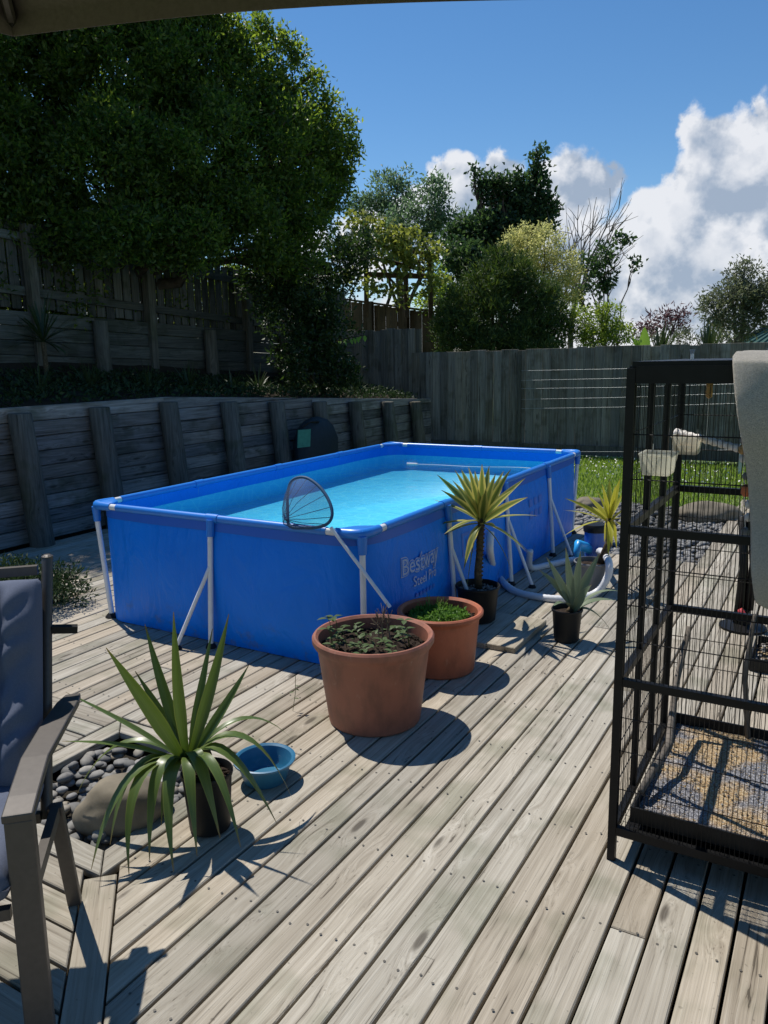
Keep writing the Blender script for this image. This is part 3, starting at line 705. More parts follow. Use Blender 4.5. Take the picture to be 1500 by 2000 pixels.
# ------------------------------------------------------------------ lawn and gravel bed
LZ = -.04
lawn = sheet('lawn', [W(*q)[:2] for q in ((-2.5, 5.95), (3.4, 5.95), (3.4, 6.65), (7.5, 6.65), (7.5, 10.05), (-2.5, 10.05))], LZ, 'lawn_ground')
n = 30000
S_, T_ = rng.uniform(-1.2, 7.0, n), rng.uniform(5.9, 10.0, n)
keep = (S_ < 3.4) | (T_ > 6.6)
S_, T_ = S_[keep], T_[keep]; n = len(S_)
pos = O+S_[:, None]*E1+T_[:, None]*E2+np.array([0, 0, LZ-.005])
d = np.c_[rng.normal(0, .45, n), rng.normal(0, .45, n), np.ones(n)]
g_ = link_mesh('grass', leaves_mesh('grass', 'leaf_grass', pos, d, .075, .014)); tag(g_, 'short green lawn grass in front of the far fence', 'grass', kind='stuff')
n = 420
S_, T_ = rng.normal(1.5, 1.6, n), rng.uniform(7.4, 9.8, n); keep = S_ < 5
P = (O+S_[:, None]*E1+T_[:, None]*E2+np.array([0, 0, .03]))[keep]
fl = link_mesh('clover_flowers', leaves_mesh('clover_flowers', 'petal_white', P, rng.normal(size=P.shape), .03, .03)); tag(fl, 'tiny white clover flowers dotted over the lawn', 'flowers', kind='stuff')
gb = sheet('gravel_base', [W(*q)[:2] for q in ((1.2, 3.31), (3.37, 3.31), (3.37, 5.96), (1.2, 5.96))], -.075, 'under_soil')
ico = bmesh.new(); bmesh.ops.create_icosphere(ico, subdivisions=1, radius=1.0)
icoV = np.array([v.co[:] for v in ico.verts]); icoF = [tuple(v.index for v in f.verts) for f in ico.faces]; ico.free()
def stones(n, sr, tr, z, r0, r1, rough=.18):
    mb = MB()
    for i in range(n):
        r = random.uniform(r0, r1); sc = np.array([random.uniform(.8, 1.3), random.uniform(.7, 1.0), random.uniform(.5, .75)])*r
        a = random.uniform(0, 6.3); c_, s__ = math.cos(a), math.sin(a)
        V = icoV*(1+rng.uniform(-rough, rough, (len(icoV), 1)))*sc
        V = V@np.array([[c_, s__, 0], [-s__, c_, 0], [0, 0, 1]])
        mb.add(V+W(random.uniform(*sr), random.uniform(*tr), z+random.uniform(-.01, .02)), icoF)
    return mb
gs = stones(2600, (1.3, 3.35), (3.34, 5.95), -.045, .02, .045).build('gravel', 'gravel_stone', smooth=True); tag(gs, 'loose grey river stones in the bed beside the pool', 'gravel', kind='stuff')

def boulder(name, label, c, ext, seed, rot=0.0):
    mb = MB(); bm = bmesh.new(); bmesh.ops.create_icosphere(bm, subdivisions=4, radius=1.0)
    c_, s__ = math.cos(rot), math.sin(rot)
    for v in bm.verts:
        p = v.co.copy(); k = 1+.20*noise.noise(p*1.3+Vector((seed, 0, 0)))+.05*noise.noise(p*4+Vector((seed, 3, 0)))
        q = np.array(p)*k*np.array(ext); q = np.array([c_*q[0]-s__*q[1], s__*q[0]+c_*q[1], q[2]])
        mb.v.append(tuple(q+np.array(c)))
    mb.f = [tuple(v.index for v in f.verts) for f in bm.faces]; bm.free()
    o = mb.build(name, 'boulder_stone', smooth=True, org=c); tag(o, label, 'rock'); return o
boulder('boulder', 'large smooth tan boulder among dark pebbles beside the potted yucca', gz(240, 1575, .03), (.17, .13, .125), 2.0, .3)
boulder('boulder', 'flat brown boulder in the gravel bed seen through the bird cage', gz(1385, 1003, .03), (.36, .22, .13), 6.0, .1)
boulder('boulder', 'small pale rock at the pool end of the gravel bed', gz(1150, 985, .0), (.2, .14, .09), 9.0, .4)

# pebbles in the planting hole, each a stone of its own
pb = thing('pebble_bed', W((HS0+HS1)/2, (HT0+HT1)/2, -.08), None, None, None, 'structure')
mb = MB(); mb.add([W(HS0-.02, HT0-.02, -.10), W(HS1+.02, HT0-.02, -.10), W(HS1+.02, HT1+.02, -.10), W(HS0-.02, HT1+.02, -.10)], [(0, 1, 2, 3)]); mb.build('bed_soil', 'under_soil', pb)
pmesh = []
for q in range(7):
    bm = bmesh.new(); bmesh.ops.create_icosphere(bm, subdivisions=2, radius=1.0); mb = MB()
    for v in bm.verts:
        p = np.array(v.co)*(1+.16*noise.noise(v.co*1.5+Vector((q*7.0, 0, 0)))); mb.v.append(tuple(p))
    mb.f = [tuple(v.index for v in f.verts) for f in bm.faces]; bm.free(); pmesh.append(mb.mesh('pebble', 'pebble_stone', smooth=True))
for q in range(285):
    o = link_mesh('pebble', random.choice(pmesh), pb)
    lay = q/285; r = random.uniform(.017, .034)
    p = W(random.uniform(HS0+.02, HS1-.02), random.uniform(HT0+.02, HT1-.02), -.078+.062*lay+random.uniform(0, .010))
    o.location = tuple(p-ORG[pb.name]); o.rotation_euler = (random.uniform(-.3, .3), random.uniform(-.3, .3), random.uniform(0, 6.3))
    o.scale = (r*random.uniform(1, 1.35), r*random.uniform(.75, 1.0), r*random.uniform(.5, .72))

# ------------------------------------------------------------------ pool
PL, PWD, PH = 4.0, 2.11, .79
pool = thing('frame_pool', W(PWD/2, PL/2, 0), 'rectangular blue steel frame pool standing on the timber deck', 'pool')
def outline(inset, rad, n=9, sub=14):
    """rounded rectangle in (s, t), counter-clockwise, with points along the sides"""
    a, b = inset, PWD-inset; c, d = inset, PL-inset; pts = []
    cs = [((a+rad, c+rad), math.pi), ((b-rad, c+rad), 1.5*math.pi), ((b-rad, d-rad), 0), ((a+rad, d-rad), .5*math.pi)]
    for i, (ctr, a0) in enumerate(cs):
        for k in range(n+1):
            an = a0+k/n*math.pi/2; pts.append((ctr[0]+rad*math.cos(an), ctr[1]+rad*math.sin(an)))
        nc, na = cs[(i+1) % 4]; p = np.array(pts[-1]); q = np.array([nc[0]+rad*math.cos(na), nc[1]+rad*math.sin(na)])
        for k in range(1, sub): pts.append(tuple(p+(q-p)*k/sub))
    return np.array(pts)
leg_t, leg_s = (1.0, 2.0, 3.0), (PWD/2,)
def bulge(p, z):
    """outward push of the liner: most at mid height and between the legs"""
    s, t = p; f = max(0, math.sin(math.pi*min(1, max(0, z/.80))))**.8
    ds, dt = min(s, PWD-s), min(t, PL-t)
    if ds < dt: u = t % 1.0; k = .55+.45*math.sin(math.pi*u)
    else: u = (s % 1.055)/1.055; k = .55+.45*math.sin(math.pi*u)
    corner = min(1, max(0, max(ds, dt)-.05)/.5)
    return .058*f*k*corner+.004*noise.noise(Vector((s*3, t*3, z*5)))
def liner_pt(p, z, off=0.0, cen=(PWD/2, PL/2)):
    s, t = p; ds = (s, PWD-s, t, PL-t); i = int(np.argmin(ds)); nrm = [(-1, 0), (1, 0), (0, -1), (0, 1)][i]
    rad = .20; cs, ct = min(max(s, rad), PWD-rad), min(max(t, rad), PL-rad)
    d = np.array([s-cs, t-ct]); l = np.linalg.norm(d)
    if l > 1e-6: nrm = d/l
    b = bulge((s, t), z)+off
    return W(s+nrm[0]*b, t+nrm[1]*b, z)
oo = outline(.0, .20)
def wall_mesh(zs, off, flip=False):
    mb = MB(); k = len(oo)
    for z in zs:
        for p in oo: mb.v.append(tuple(liner_pt(p, z, off)))
    for i in range(len(zs)-1):
        for j in range(k): mb.f.append((i*k+j, i*k+(j+1) % k, (i+1)*k+(j+1) % k, (i+1)*k+j))
    return mb
zs = [.004, .03, .10, .2, .3, .4, .5, .6, .68, .74, .785]
lo_ = wall_mesh(zs, 0.0).build('liner', 'liner_outer', pool, smooth=True)
k = len(oo)
wall_mesh([.785, .76, .73, .70, .682], -.008).build('upper_lining', 'liner_outer', pool, smooth=True)
mb = wall_mesh([.6815, .65, .60, .56, .54, .53], -.008)
b0 = len(mb.v)-k; mb.f.append(tuple(range(b0, b0+k)))
mb.build('inner_lining', 'liner_inner', pool, smooth=True)
hb = wall_mesh([.715, .73, .75, .77], .0035).build('hem_band', 'hem_blue', pool, smooth=True)
wm = MB(); wz = .682
wm.add([liner_pt(p, wz, -.006) for p in oo], [tuple(range(k))]); wo = face_up(wm.build('water', 'pool_water')); wo['kind'] = 'structure'
corners = [(0, 0, 1, 1), (PWD, 0, -1, 1), (PWD, PL, -1, -1), (0, PL, 1, -1)]
def Wp(s, t, z): return W(s, t, z)
for cs, ct, ds, dt in corners:
    mb = MB(); z = PH
    path = [(cs+ds*.17, ct), (cs+ds*.08, ct), (cs+ds*.03, ct+dt*.008), (cs+ds*.008, ct+dt*.03), (cs, ct+dt*.08), (cs, ct+dt*.17)]
    mb.tube([W(a, b, z) for a, b in path], [.026, .029, .031, .031, .029, .026], 12)
    mb.prism([(cs, ct), (cs+ds*.17, ct), (cs+ds*.12, ct+dt*.10), (cs+ds*.10, ct+dt*.12), (cs, ct+dt*.17)] if ds*dt > 0 else [(cs, ct), (cs, ct+dt*.17), (cs+ds*.10, ct+dt*.12), (cs+ds*.12, ct+dt*.10), (cs+ds*.17, ct)], W(0, 0, z+.004), E1, E2, EZ, .018, .004)
    mb.tube([W(cs+ds*.012, ct+dt*.012, z-.01), W(cs+ds*.012, ct+dt*.012, z-.11)], [.030, .023], 12)
    auto_smooth(mb.build('corner_cap', 'blue_plastic', pool), 45)
    mb = MB(); mb.tube([W(cs+ds*.012, ct+dt*.012, z-.10), W(cs+ds*.035, ct+dt*.045, .02)], .0175, 10); lg = auto_smooth(mb.build('leg', 'white_steel', pool), 50)
    mb = MB(); mb.lathe(W(cs+ds*.035, ct+dt*.045, 0), [(.0, .0), (.045, .0), (.045, .008), (.024, .03), (.0, .032)], 14); mb.build('foot', 'dark_plastic', lg)
sides = [((0, 0), (PWD, 0), (0, -1), (.5,)), ((PWD, 0), (PWD, PL), (1, 0), (.25, .5, .75)), ((PWD, PL), (0, PL), (0, 1), (.5,)), ((0, PL), (0, 0), (-1, 0), (.25, .5, .75))]
for a, b, nrm, fr in sides:
    a, b = np.array(a, float), np.array(b, float); L_ = np.linalg.norm(b-a); u = (b-a)/L_
    P = lambda d, z=PH, o=0.0: W(*(a+u*d+np.array(nrm)*o), z)
    mb = MB(); mb.tube([P(.23), P(L_-.23)], .0245, 12); auto_smooth(mb.build('rail_sleeve', 'blue_plastic', pool), 50)
    for d0, d1 in ((.16, .235), (L_-.235, L_-.16)):
        mb = MB(); mb.tube([P(d0), P(d1)], .0205, 12); auto_smooth(mb.build('rail_end', 'white_steel', pool), 50)
    for q in fr:
        d = L_*q; mb = MB(); mb.tube([P(d-.045), P(d+.045)], .0285, 12); mb.tube([P(d, PH-.005, .022), P(d, PH-.105, .034)], [.026, .023], 12)
        auto_smooth(mb.build('rail_joint', 'blue_plastic', pool), 50)
        mb = MB(); mb.tube([P(d, PH-.10, .034), P(d, .02, .085)], .0165, 10); lg = auto_smooth(mb.build('leg', 'white_steel', pool), 50)
        mb = MB(); mb.lathe(P(d, 0, .085), [(0, 0), (.034, 0), (.034, .008), (.021, .03), (0, .032)], 12); mb.build('foot', 'dark_plastic', lg)
        mb = MB(); sh = -.17 if nrm[1] == -1 else .0
        mb.tube([P(d, .50, .055), P(d+sh, .02, .25 if nrm[0] else .20)], .0125, 8); br = auto_smooth(mb.build('brace', 'white_steel', pool), 50)
        mb = MB(); mb.lathe(P(d+sh, 0, .25 if nrm[0] else .20), [(0, 0), (.03, 0), (.03, .008), (.017, .025), (0, .027)], 12); mb.build('foot', 'dark_plastic', br)
# lettering printed on the long side
def text_mesh(body, size, offset=0.0, mat='print_pale', org_t=0, z=0, lift=.003, shear=0.0, sx=1.0):
    cu = bpy.data.curves.new('lettering', 'FONT'); cu.body = body; cu.size = size; cu.offset = offset; cu.shear = shear; cu.resolution_u = 4
    ob = bpy.data.objects.new('lettering', cu); col.objects.link(ob)
    dg = bpy.context.evaluated_depsgraph_get(); me = bpy.data.meshes.new_from_object(ob.evaluated_get(dg))
    bpy.data.objects.remove(ob); bpy.data.curves.remove(cu)
    bm = bmesh.new(); bm.from_mesh(me); bmesh.ops.triangulate(bm, faces=bm.faces); bmesh.ops.subdivide_edges(bm, edges=[e for e in bm.edges if e.calc_length() > .04], cuts=1); bm.to_mesh(me); bm.free()
    for v in me.vertices:
        t, zz_ = org_t+v.co.x*sx, z+v.co.y
        p = liner_pt((PWD, t), zz_, lift)-ORG[pool.name]; v.co = Vector(p)
    me.materials.clear(); me.materials.append(MATS[mat])
    return link_mesh('lettering', me, pool)
text_mesh('Bestway', .135, .012, 'print_pale', .355, .478, .003, .1, .98)
text_mesh('Bestway', .135, .0065, 'liner_outer', .355, .478, .0045, .1, .98)
text_mesh('Bestway', .135, .0005, 'print_pale', .355, .478, .006, .1, .98)
text_mesh('Steel Pro', .088, .0005, 'print_pale', .47, .385, .004, 0, .93)
def mark(t0, t1, z0, z1, mat='print_faint', hollow=0.0):
    mb = MB(); P = lambda t, z: liner_pt((PWD, t), z, .003)
    if hollow:
        h = hollow
        for q in ((t0, t1, z0, z0+h), (t0, t1, z1-h, z1), (t0, t0+h, z0+h, z1-h), (t1-h, t1, z0+h, z1-h)):
            mb.add([P(q[0], q[2]), P(q[1], q[2]), P(q[1], q[3]), P(q[0], q[3])], [(0, 1, 2, 3)])
    else: mb.add([P(t0, z0), P(t1, z0), P(t1, z1), P(t0, z1)], [(0, 1, 2, 3)])
    mb.build('printed_mark', mat, pool)
mark(1.18, 1.42, .40, .56, hollow=.022); mark(1.24, 1.36, .445, .515)
for q in range(3):
    mark(2.46+q*.12, 2.54+q*.12, .52, .58); mark(2.46+q*.12, 2.54+q*.12, .42, .48)
for q in range(6): mark(.50+q*.045, .53+q*.045, .31, .335)
# floating thermometer cord in the water
fl = thing('float_line', W(1, 3.4, wz), 'white float with a thin cord lying on the pool water', 'float')
a, b = gz(795, 906, wz+.005), gz(1035, 915, wz+.005)
mb = MB(); mb.tube([a, a+(b-a)*.09], .012, 8); mb.build('float', 'toy_white', fl)
mb = MB(); mb.tube([a+(b-a)*q+E2*.05*math.sin(q*9)*q for q in np.linspace(.09, 1, 20)], .0035, 5); mb.build('cord', 'toy_white', fl)

# ------------------------------------------------------------------ skimmer net
nt_ = thing('skimmer_net', W(1.8, 0, .8), 'leaf skimmer net with a dark hoop propped over the near pool rail', 'pool net')
hoop_px = [(566, 1028), (562, 1000), (562, 965), (568, 942), (582, 933), (600, 934), (620, 947), (636, 966), (647, 990), (648, 1010), (638, 1024), (618, 1030), (596, 1031)]
hoop = [on_t(x, y, .06-.10*(y-930)/100) for x, y in hoop_px]
def smooth_loop(p, k=4):
    n = len(p); out = []
    for i in range(n):
        p0, p1, p2, p3 = (p[(i+j) % n] for j in (-1, 0, 1, 2))
        for q in range(k):
            u = q/k; out.append(.5*((2*p1)+(p2-p0)*u+(2*p0-5*p1+4*p2-p3)*u*u+(3*p1-p0-3*p2+p3)*u**3))
    return out
hoop = smooth_loop(hoop)
mb = MB(); mb.tube(hoop, .009, 8, closed=True); auto_smooth(mb.build('hoop', 'net_blue', nt_), 60)
cen = np.mean(hoop, 0); mb = MB(); nh = len(hoop); rings = 7
bot = cen - E2*.16-EZ*.06-E1*.05
for i in range(rings+1):
    q = i/rings
    for p in hoop: mb.v.append(tuple((p+(bot-p)*(q**1.15))*1.0 - E2*.10*math.sin(math.pi*q*.5)*(1-q)+0))
for i in range(rings):
    for j in range(nh): mb.f.append((i*nh+j, i*nh+(j+1) % nh, (i+1)*nh+(j+1) % nh, (i+1)*nh+j))
mb.build('mesh_bag', 'net_mesh', nt_, smooth=True)
mb = MB()
for j in range(0, nh, 4): mb.tube([mb0 for mb0 in [np.array(mb.v[0]) if False else hoop[j], hoop[j]+(bot-hoop[j])*.5-E2*.035, bot]], .0018, 4)
o = mb.build('netting_strands', 'net_blue', nt_); o['kind'] = 'stuff'
a = on_t(646, 1030, -.045); b = on_t(762, 1186, -.03)
mb = MB(); mb.tube([a, b], .010, 8); auto_smooth(mb.build('handle', 'white_steel', nt_), 50)

# ------------------------------------------------------------------ pots and plants
def pot_prof(r0, r1, h, th=.010, lip=.02, liph=.03):
    return [(0, .002), (r0-.01, 0), (r0, .008), (r0+(r1-r0)*.86, h-liph*1.35), (r1+lip*.35, h-liph), (r1+lip, h-liph*.62), (r1+lip, h-liph*.2), (r1+lip*.55, h), (r1, h), (r1-th, h-.012), (r1-th-.004, h-liph*1.6), (r1-th-.012, h*.55), (0, h*.55)]
def soil_disc(c, r, z, parent, name='soil', mat='potting_soil', amp=.012, seed=1):
    mb = MB(); n = 28; rg = 9; c = np.array(c)
    mb.v.append(tuple(c+np.array([0, 0, z+amp])))
    for i in range(1, rg+1):
        for j in range(n):
            a = 2*math.pi*j/n; q = r*i/rg; x, y = q*math.cos(a), q*math.sin(a)
            mb.v.append(tuple(c+np.array([x, y, z+amp*(1-(i/rg)**2)+amp*1.2*noise.noise(Vector((x*22+seed, y*22, 0)))])))
    for j in range(n): mb.f.append((0, 1+j, 1+(j+1) % n))
    for i in range(rg-1):
        for j in range(n): mb.f.append((1+i*n+j, 1+(i+1)*n+j, 1+(i+1)*n+(j+1) % n, 1+i*n+(j+1) % n))
    o = mb.build(name, mat, parent, smooth=True)
    return o
def soil_bits(c, r, z, parent, n, mat='potting_soil', r0=.004, r1=.010, name='soil_crumbs'):
    mb = MB()
    for i in range(n):
        a, q = random.uniform(0, 6.3), r*math.sqrt(random.random()); s = random.uniform(r0, r1)
        V = icoV*(1+rng.uniform(-.3, .3, (12, 1)))*s*np.array([1, .8, .7]) if len(icoV) == 12 else icoV*(1+rng.uniform(-.3, .3, (len(icoV), 1)))*s
        mb.add(V+np.array(c)+np.array([q*math.cos(a), q*math.sin(a), z+random.uniform(0, .006)]), icoF)
    o = mb.build(name, mat, parent); o['kind'] = 'stuff'; return o
def small_leaf(parent, pos, d, ln, wd, mat, name='leaf', cup=.18):
    d = np.array(d, float); d /= np.linalg.norm(d); sd_ = np.cross(d, EZ); sd_ = sd_/max(np.linalg.norm(sd_), 1e-6); nm = np.cross(sd_, d)
    mb = MB(); mb.uv = []; pts = [(0, 0), (.25, .38), (.5, .5), (.75, .34), (1, 0)]; pos = np.array(pos)
    for u, wv in pts:
        dr = -nm*ln*.28*u*u
        for q in (-1, 0, 1): mb.v.append(tuple(pos+d*ln*u+sd_*wd*wv*q+nm*wd*cup*abs(q)*wv+dr)); mb.uv.append((.5+.5*q, u))
    for i in range(4):
        for q in range(2): mb.f.append((i*3+q, i*3+q+1, (i+1)*3+q+1, (i+1)*3+q))
    return mb.build(name, mat, parent, smooth=True)
def blade(parent, b, c, t, wd, mat, fold=.22, n=12, nref=None, wprof=None, roll=0.0, name='leaf'):
    """long yucca leaf: quadratic curve base-control-tip, V section"""
    b, c, t = (np.array(q, float) for q in (b, c, t)); mb = MB(); mb.uv = []
    mid = (2*c-.5*(b+t)) if False else c
    for i in range(n+1):
        u = i/n; p = (1-u)**2*b+2*u*(1-u)*mid+u*u*t; d = 2*(1-u)*(mid-b)+2*u*(t-mid); d /= max(np.linalg.norm(d), 1e-9)
        ref = EZ if nref is None else nref
        sd_ = np.cross(d, ref); l = np.linalg.norm(sd_)
        if l < .05: sd_ = np.cross(d, np.array([.3, -1, .2])); l = np.linalg.norm(sd_)
        sd_ /= l; nm = np.cross(sd_, d)
        if roll: sd_, nm = sd_*math.cos(roll)+nm*math.sin(roll), nm*math.cos(roll)-sd_*math.sin(roll)
        wv = (.45+1.6*u if u < .34 else 1.0*(1-((u-.34)/.66)**1.7))*wd*.5
        wv = max(wv, .0012)
        f = fold*(1-.6*u)
        for q in (-1, -.5, 0, .5, 1):
            mb.v.append(tuple(p+sd_*wv*q*math.cos(f)+nm*abs(q)*wv*math.sin(f)*1.4)); mb.uv.append((.5+.5*q, u))
    for i in range(n):
        for q in range(4): mb.f.append((i*5+q, i*5+q+1, (i+1)*5+q+1, (i+1)*5+q))
    return mb.build(name, mat, parent, smooth=True)

# two terracotta tubs
c1 = np.array([-.062, 3.56, 0])
t1 = thing('terracotta_tub', c1, 'larger brown terracotta tub with weedy seedlings, nearest the camera', 'plant pot', 'terracotta tubs by the pool')
mb = MB(); mb.lathe(c1, pot_prof(.222, .275, .43, .012, .017, .05), 56); auto_smooth(mb.build('tub', 'terracotta', t1), 35)
so1 = soil_disc(c1, .262, .355, t1, amp=.018); soil_bits(c1, .25, .362, t1, 420)
for i in range(26):
    a, q = random.uniform(0, 6.3), .22*math.sqrt(random.random()); p = c1+np.array([q*math.cos(a), q*math.sin(a), .37])
    h = random.uniform(.01, .06)
    for j in range(random.choice((2, 3, 4))):
        an = random.uniform(0, 6.3); small_leaf(t1, p+EZ*h, (math.cos(an), math.sin(an), random.uniform(-.1, .6)), random.uniform(.03, .055), random.uniform(.014, .024), 'leaf_seedling')
for (x, y) in ((640, 1228), (655, 1245), (648, 1258), (668, 1232), (785, 1240), (792, 1228), (640, 1208), (652, 1205), (790, 1212)):
    p = at(x, y, 3.5); mb = MB(); mb.tube([np.array([p[0]+.02, p[1]+.02, .37]), p+np.array([.01, 0, -.02]), p], .0016, 4); st_ = mb.build('stem', 'leaf_seedling', t1)
    for j in range(3):
        an = j*2.1+x; small_leaf(t1, p, (math.cos(an), math.sin(an), .2), .05, .026, 'leaf_seedling')
for i, (x, y) in enumerate(((735, 1195), (750, 1188), (742, 1205), (760, 1200), (728, 1210), (755, 1210), (748, 1198))):
    b = c1+np.array([.03+.01*i, .02, .36]); p = at(x, y, 3.6); mb = MB(); mb.tube([b, (b+p)/2+EZ*.02, p], [.003, .0025, .0015], 5)
    for j in range(7):
        q = p+rng.normal(size=3)*.02; mb.tube([(b+p)/2*.4+p*.6, q], .0012, 4)
    mb.build('dry_stalk', 'twig_dry', t1)
for i in range(40):
    an = random.uniform(0, 6.3); p = c1+np.array([-.06, .03, .38])+rng.normal(size=3)*np.array([.05, .05, .02]); small_leaf(t1, p, (math.cos(an), math.sin(an), .8), .03, .012, 'leaf_seedling')
c2 = np.array([.302, 4.17, 0])
t2 = thing('terracotta_tub', c2, 'smaller orange terracotta tub full of low parsley, behind the larger tub', 'plant pot', 'terracotta tubs by the pool')
mb = MB(); mb.lathe(c2, pot_prof(.190, .222, .345, .012, .018, .034), 52); auto_smooth(mb.build('tub', 'terracotta_orange', t2), 35)
soil_disc(c2, .212, .285, t2, amp=.018, seed=5); soil_bits(c2, .2, .295, t2, 300)
n = 2600; a = rng.uniform(0, 6.3, n); q = .16*np.sqrt(rng.random(n)); lump = np.array([.5+.9*max(0, noise.noise(Vector((x*14, y*14, 3)))) for x, y in zip(q*np.cos(a), q*np.sin(a))])
pos = c2+np.c_[q*np.cos(a)-.01, q*np.sin(a)-.03, .295+lump*rng.uniform(.0, .055, n)]
o = link_mesh('parsley', leaves_mesh('parsley', 'leaf_parsley', pos, rng.normal(size=(n, 3))+np.array([0, 0, 1]), .022, .014, c2), t2); o['kind'] = 'stuff'
for i in range(30):
    b = c2+np.array([random.uniform(-.09, .02), random.uniform(.03, .13), .29]); mb = MB(); e = b+np.array([random.gauss(0, .03), random.gauss(0, .03), random.uniform(.05, .10)]); blade(t2, b, (b+e)/2+EZ*.02, e, .004, 'leaf_grass', name='grass_blade', n=5)

# potted green yucca in front
cy = np.array([-.672, 2.66, 0])
yu = thing('potted_yucca', cy, 'green yucca with arching strap leaves in a black pot beside the pebbles', 'potted plant')
mb = MB(); mb.lathe(cy, pot_prof(.075, .092, .235, .004, .004, .02), 36); auto_smooth(mb.build('pot', 'pot_black', yu), 35)
soil_disc(cy, .088, .205, yu, amp=.008, seed=9); soil_bits(cy, .08, .21, yu, 90)
mb = MB(); mb.tube([cy+EZ*.2, cy+EZ*.27, cy+EZ*.315], [.03, .028, .018], 12); mb.build('stem', 'stem_brown', yu, smooth=True)
def P3(q):                                                      # ('y', px, py, Y) or ('z', px, py, z)
    return at(q[1], q[2], q[3]) if q[0] == 'y' else gz(q[1], q[2], q[3])
yb = at(367, 1482, 2.66)
yl = [((207, 1265), (295, 1385), 2.55, .060), ((264, 1311), (325, 1405), 2.78, .042), ((283, 1219), (322, 1365), 2.83, .048), ((339, 1195), (345, 1350), 2.64, .050),
      ((415, 1228), (386, 1380), 2.86, .040), ((447, 1199), (415, 1350), 2.68, .052), ((486, 1299), (432, 1395), 2.75, .044), ((572, 1445), (475, 1345), 2.86, .040),
      ((128, 1352), (250, 1412), 2.62, .044), ((120, 1448), (250, 1448), 2.52, .044), ((150, 1552), (225, 1385), 2.70, .044)]
for tip, ctl, Y, wd in yl:
    blade(yu, yb+np.array([(tip[0]-367)*.00006, (Y-2.66)*.08, -.01]), at(ctl[0], ctl[1], (Y+2.66)/2), at(tip[0], tip[1], Y), wd*.94, 'blade_green', fold=.36, nref=np.array([.0, -.75, .65]) if tip[1] < 1330 else EZ)
yd = [((178, 1699), (235, 1440), .03, .046), ((252, 1708), (232, 1450), .03, .044), ((292, 1680), (288, 1430), .04, .050), ((339, 1702), (308, 1460), .03, .048),
      ((430, 1637), (376, 1405), .07, .054), ((542, 1611), (430, 1390), .05, .056), ((572, 1562), (480, 1350), .07, .050), ((215, 1650), (245, 1425), .06, .040), ((385, 1672), (362, 1435), .06, .044), ((470, 1655), (415, 1420), .09, .040), ((315, 1612), (322, 1440), .12, .034)]
for tip, ctl, z, wd in yd:
    tp = gz(tip[0], tip[1], z); Yc = tp[1]*.45+2.66*.55
    blade(yu, yb-EZ*.015, at(ctl[0], ctl[1], Yc), tp, wd*1.08, 'blade_green', fold=.15)

# generic spiky plant from the picture of its leaf tips
def spiky(root, crown, tips, L_, wd, mat, droop=.05, base_spread=.02):
    for i, tip in enumerate(tips):
        p0 = at(tip[0], tip[1], crown[1]); d = p0-crown; l = np.linalg.norm(d)
        dy = math.sqrt(max(0, L_*L_-l*l))*((-1) ** i)*random.uniform(.5, .95)
        t = at(tip[0], tip[1], crown[1]+dy)
        if t[2] < .015: t[2] = .015
        dr = tip[2] if len(tip) > 2 else droop
        c = (crown+t)/2+EZ*dr*np.linalg.norm(t-crown)
        u = (t-crown)/np.linalg.norm(t-crown)
        blade(root, crown+u*.008-EZ*random.uniform(0, .05), c, t, wd*random.uniform(.85, 1.15), mat, nref=np.array([.0, -.7, .72]) if t[2] > crown[2]+.12 else EZ)
z1 = lambda a: [(780+q[0]/3.191, 860+q[1]/3.191)+tuple(q[2:]) for q in a]
# wooden slab under the tall yucca
sl = thing('timber_slab', W(2.58, .95, 0), 'loose square of weathered timber lying under the tall yellow yucca pot', 'board')
for i in range(2):
    mb = MB(); mb.prism([(2.36+i*.186, .66+i*.01), (2.36+i*.186+.18, .66+i*.01), (2.36+i*.186+.18, 1.24), (2.36+i*.186, 1.24)], W(0, 0, .003), E1, E2, EZ, .032, .004); mb.build('plank', 'deck_wood_long', sl)
cp = np.array([.598, 4.88, .036])
yp = thing('potted_yucca', cp, 'tall yellow striped yucca on a bare trunk in a black pot by the pool', 'potted plant')
mb = MB(); mb.lathe(cp, pot_prof(.115, .137, .235, .005, .008, .022), 40); auto_smooth(mb.build('pot', 'pot_black', yp), 35)
soil_disc(cp, .13, .195, yp, amp=.01, seed=3); soil_bits(cp, .12, .203, yp, 160, 'gravel_stone', .005, .012)
crown = at(940, 1012, 4.88)
mb = MB(); pts = [cp+np.array([.005, 0, .19]), cp+np.array([.0, 0, .32]), (cp+crown)/2+EZ*.1, crown]
mb.tube(pts, [.026, .024, .022, .020], 12)
for q in np.linspace(.1, .95, 16):
    p = pts[0]+(crown-pts[0])*q; mb.tube([p, p+EZ*.006], .0262, 12)
mb.build('trunk', 'stem_brown', yp, smooth=True)
tips = [(235, 215), (260, 310), (210, 370), (345, 185), (385, 180), (430, 165), (470, 190), (515, 150), (560, 160), (600, 210), (650, 190), (695, 180), (785, 235), (800, 355), (870, 470),
        (605, 552), (115, 555, .06), (280, 585, .10), (170, 685, .16), (400, 810, .25), (415, 975, .30), (720, 865, .22), (850, 745, .15), (800, 705, .14), (575, 270), (330, 250), (450, 300), (540, 300), (640, 300), (720, 300)]
spiky(yp, crown, z1(tips), .41, .055, 'blade_yellow')
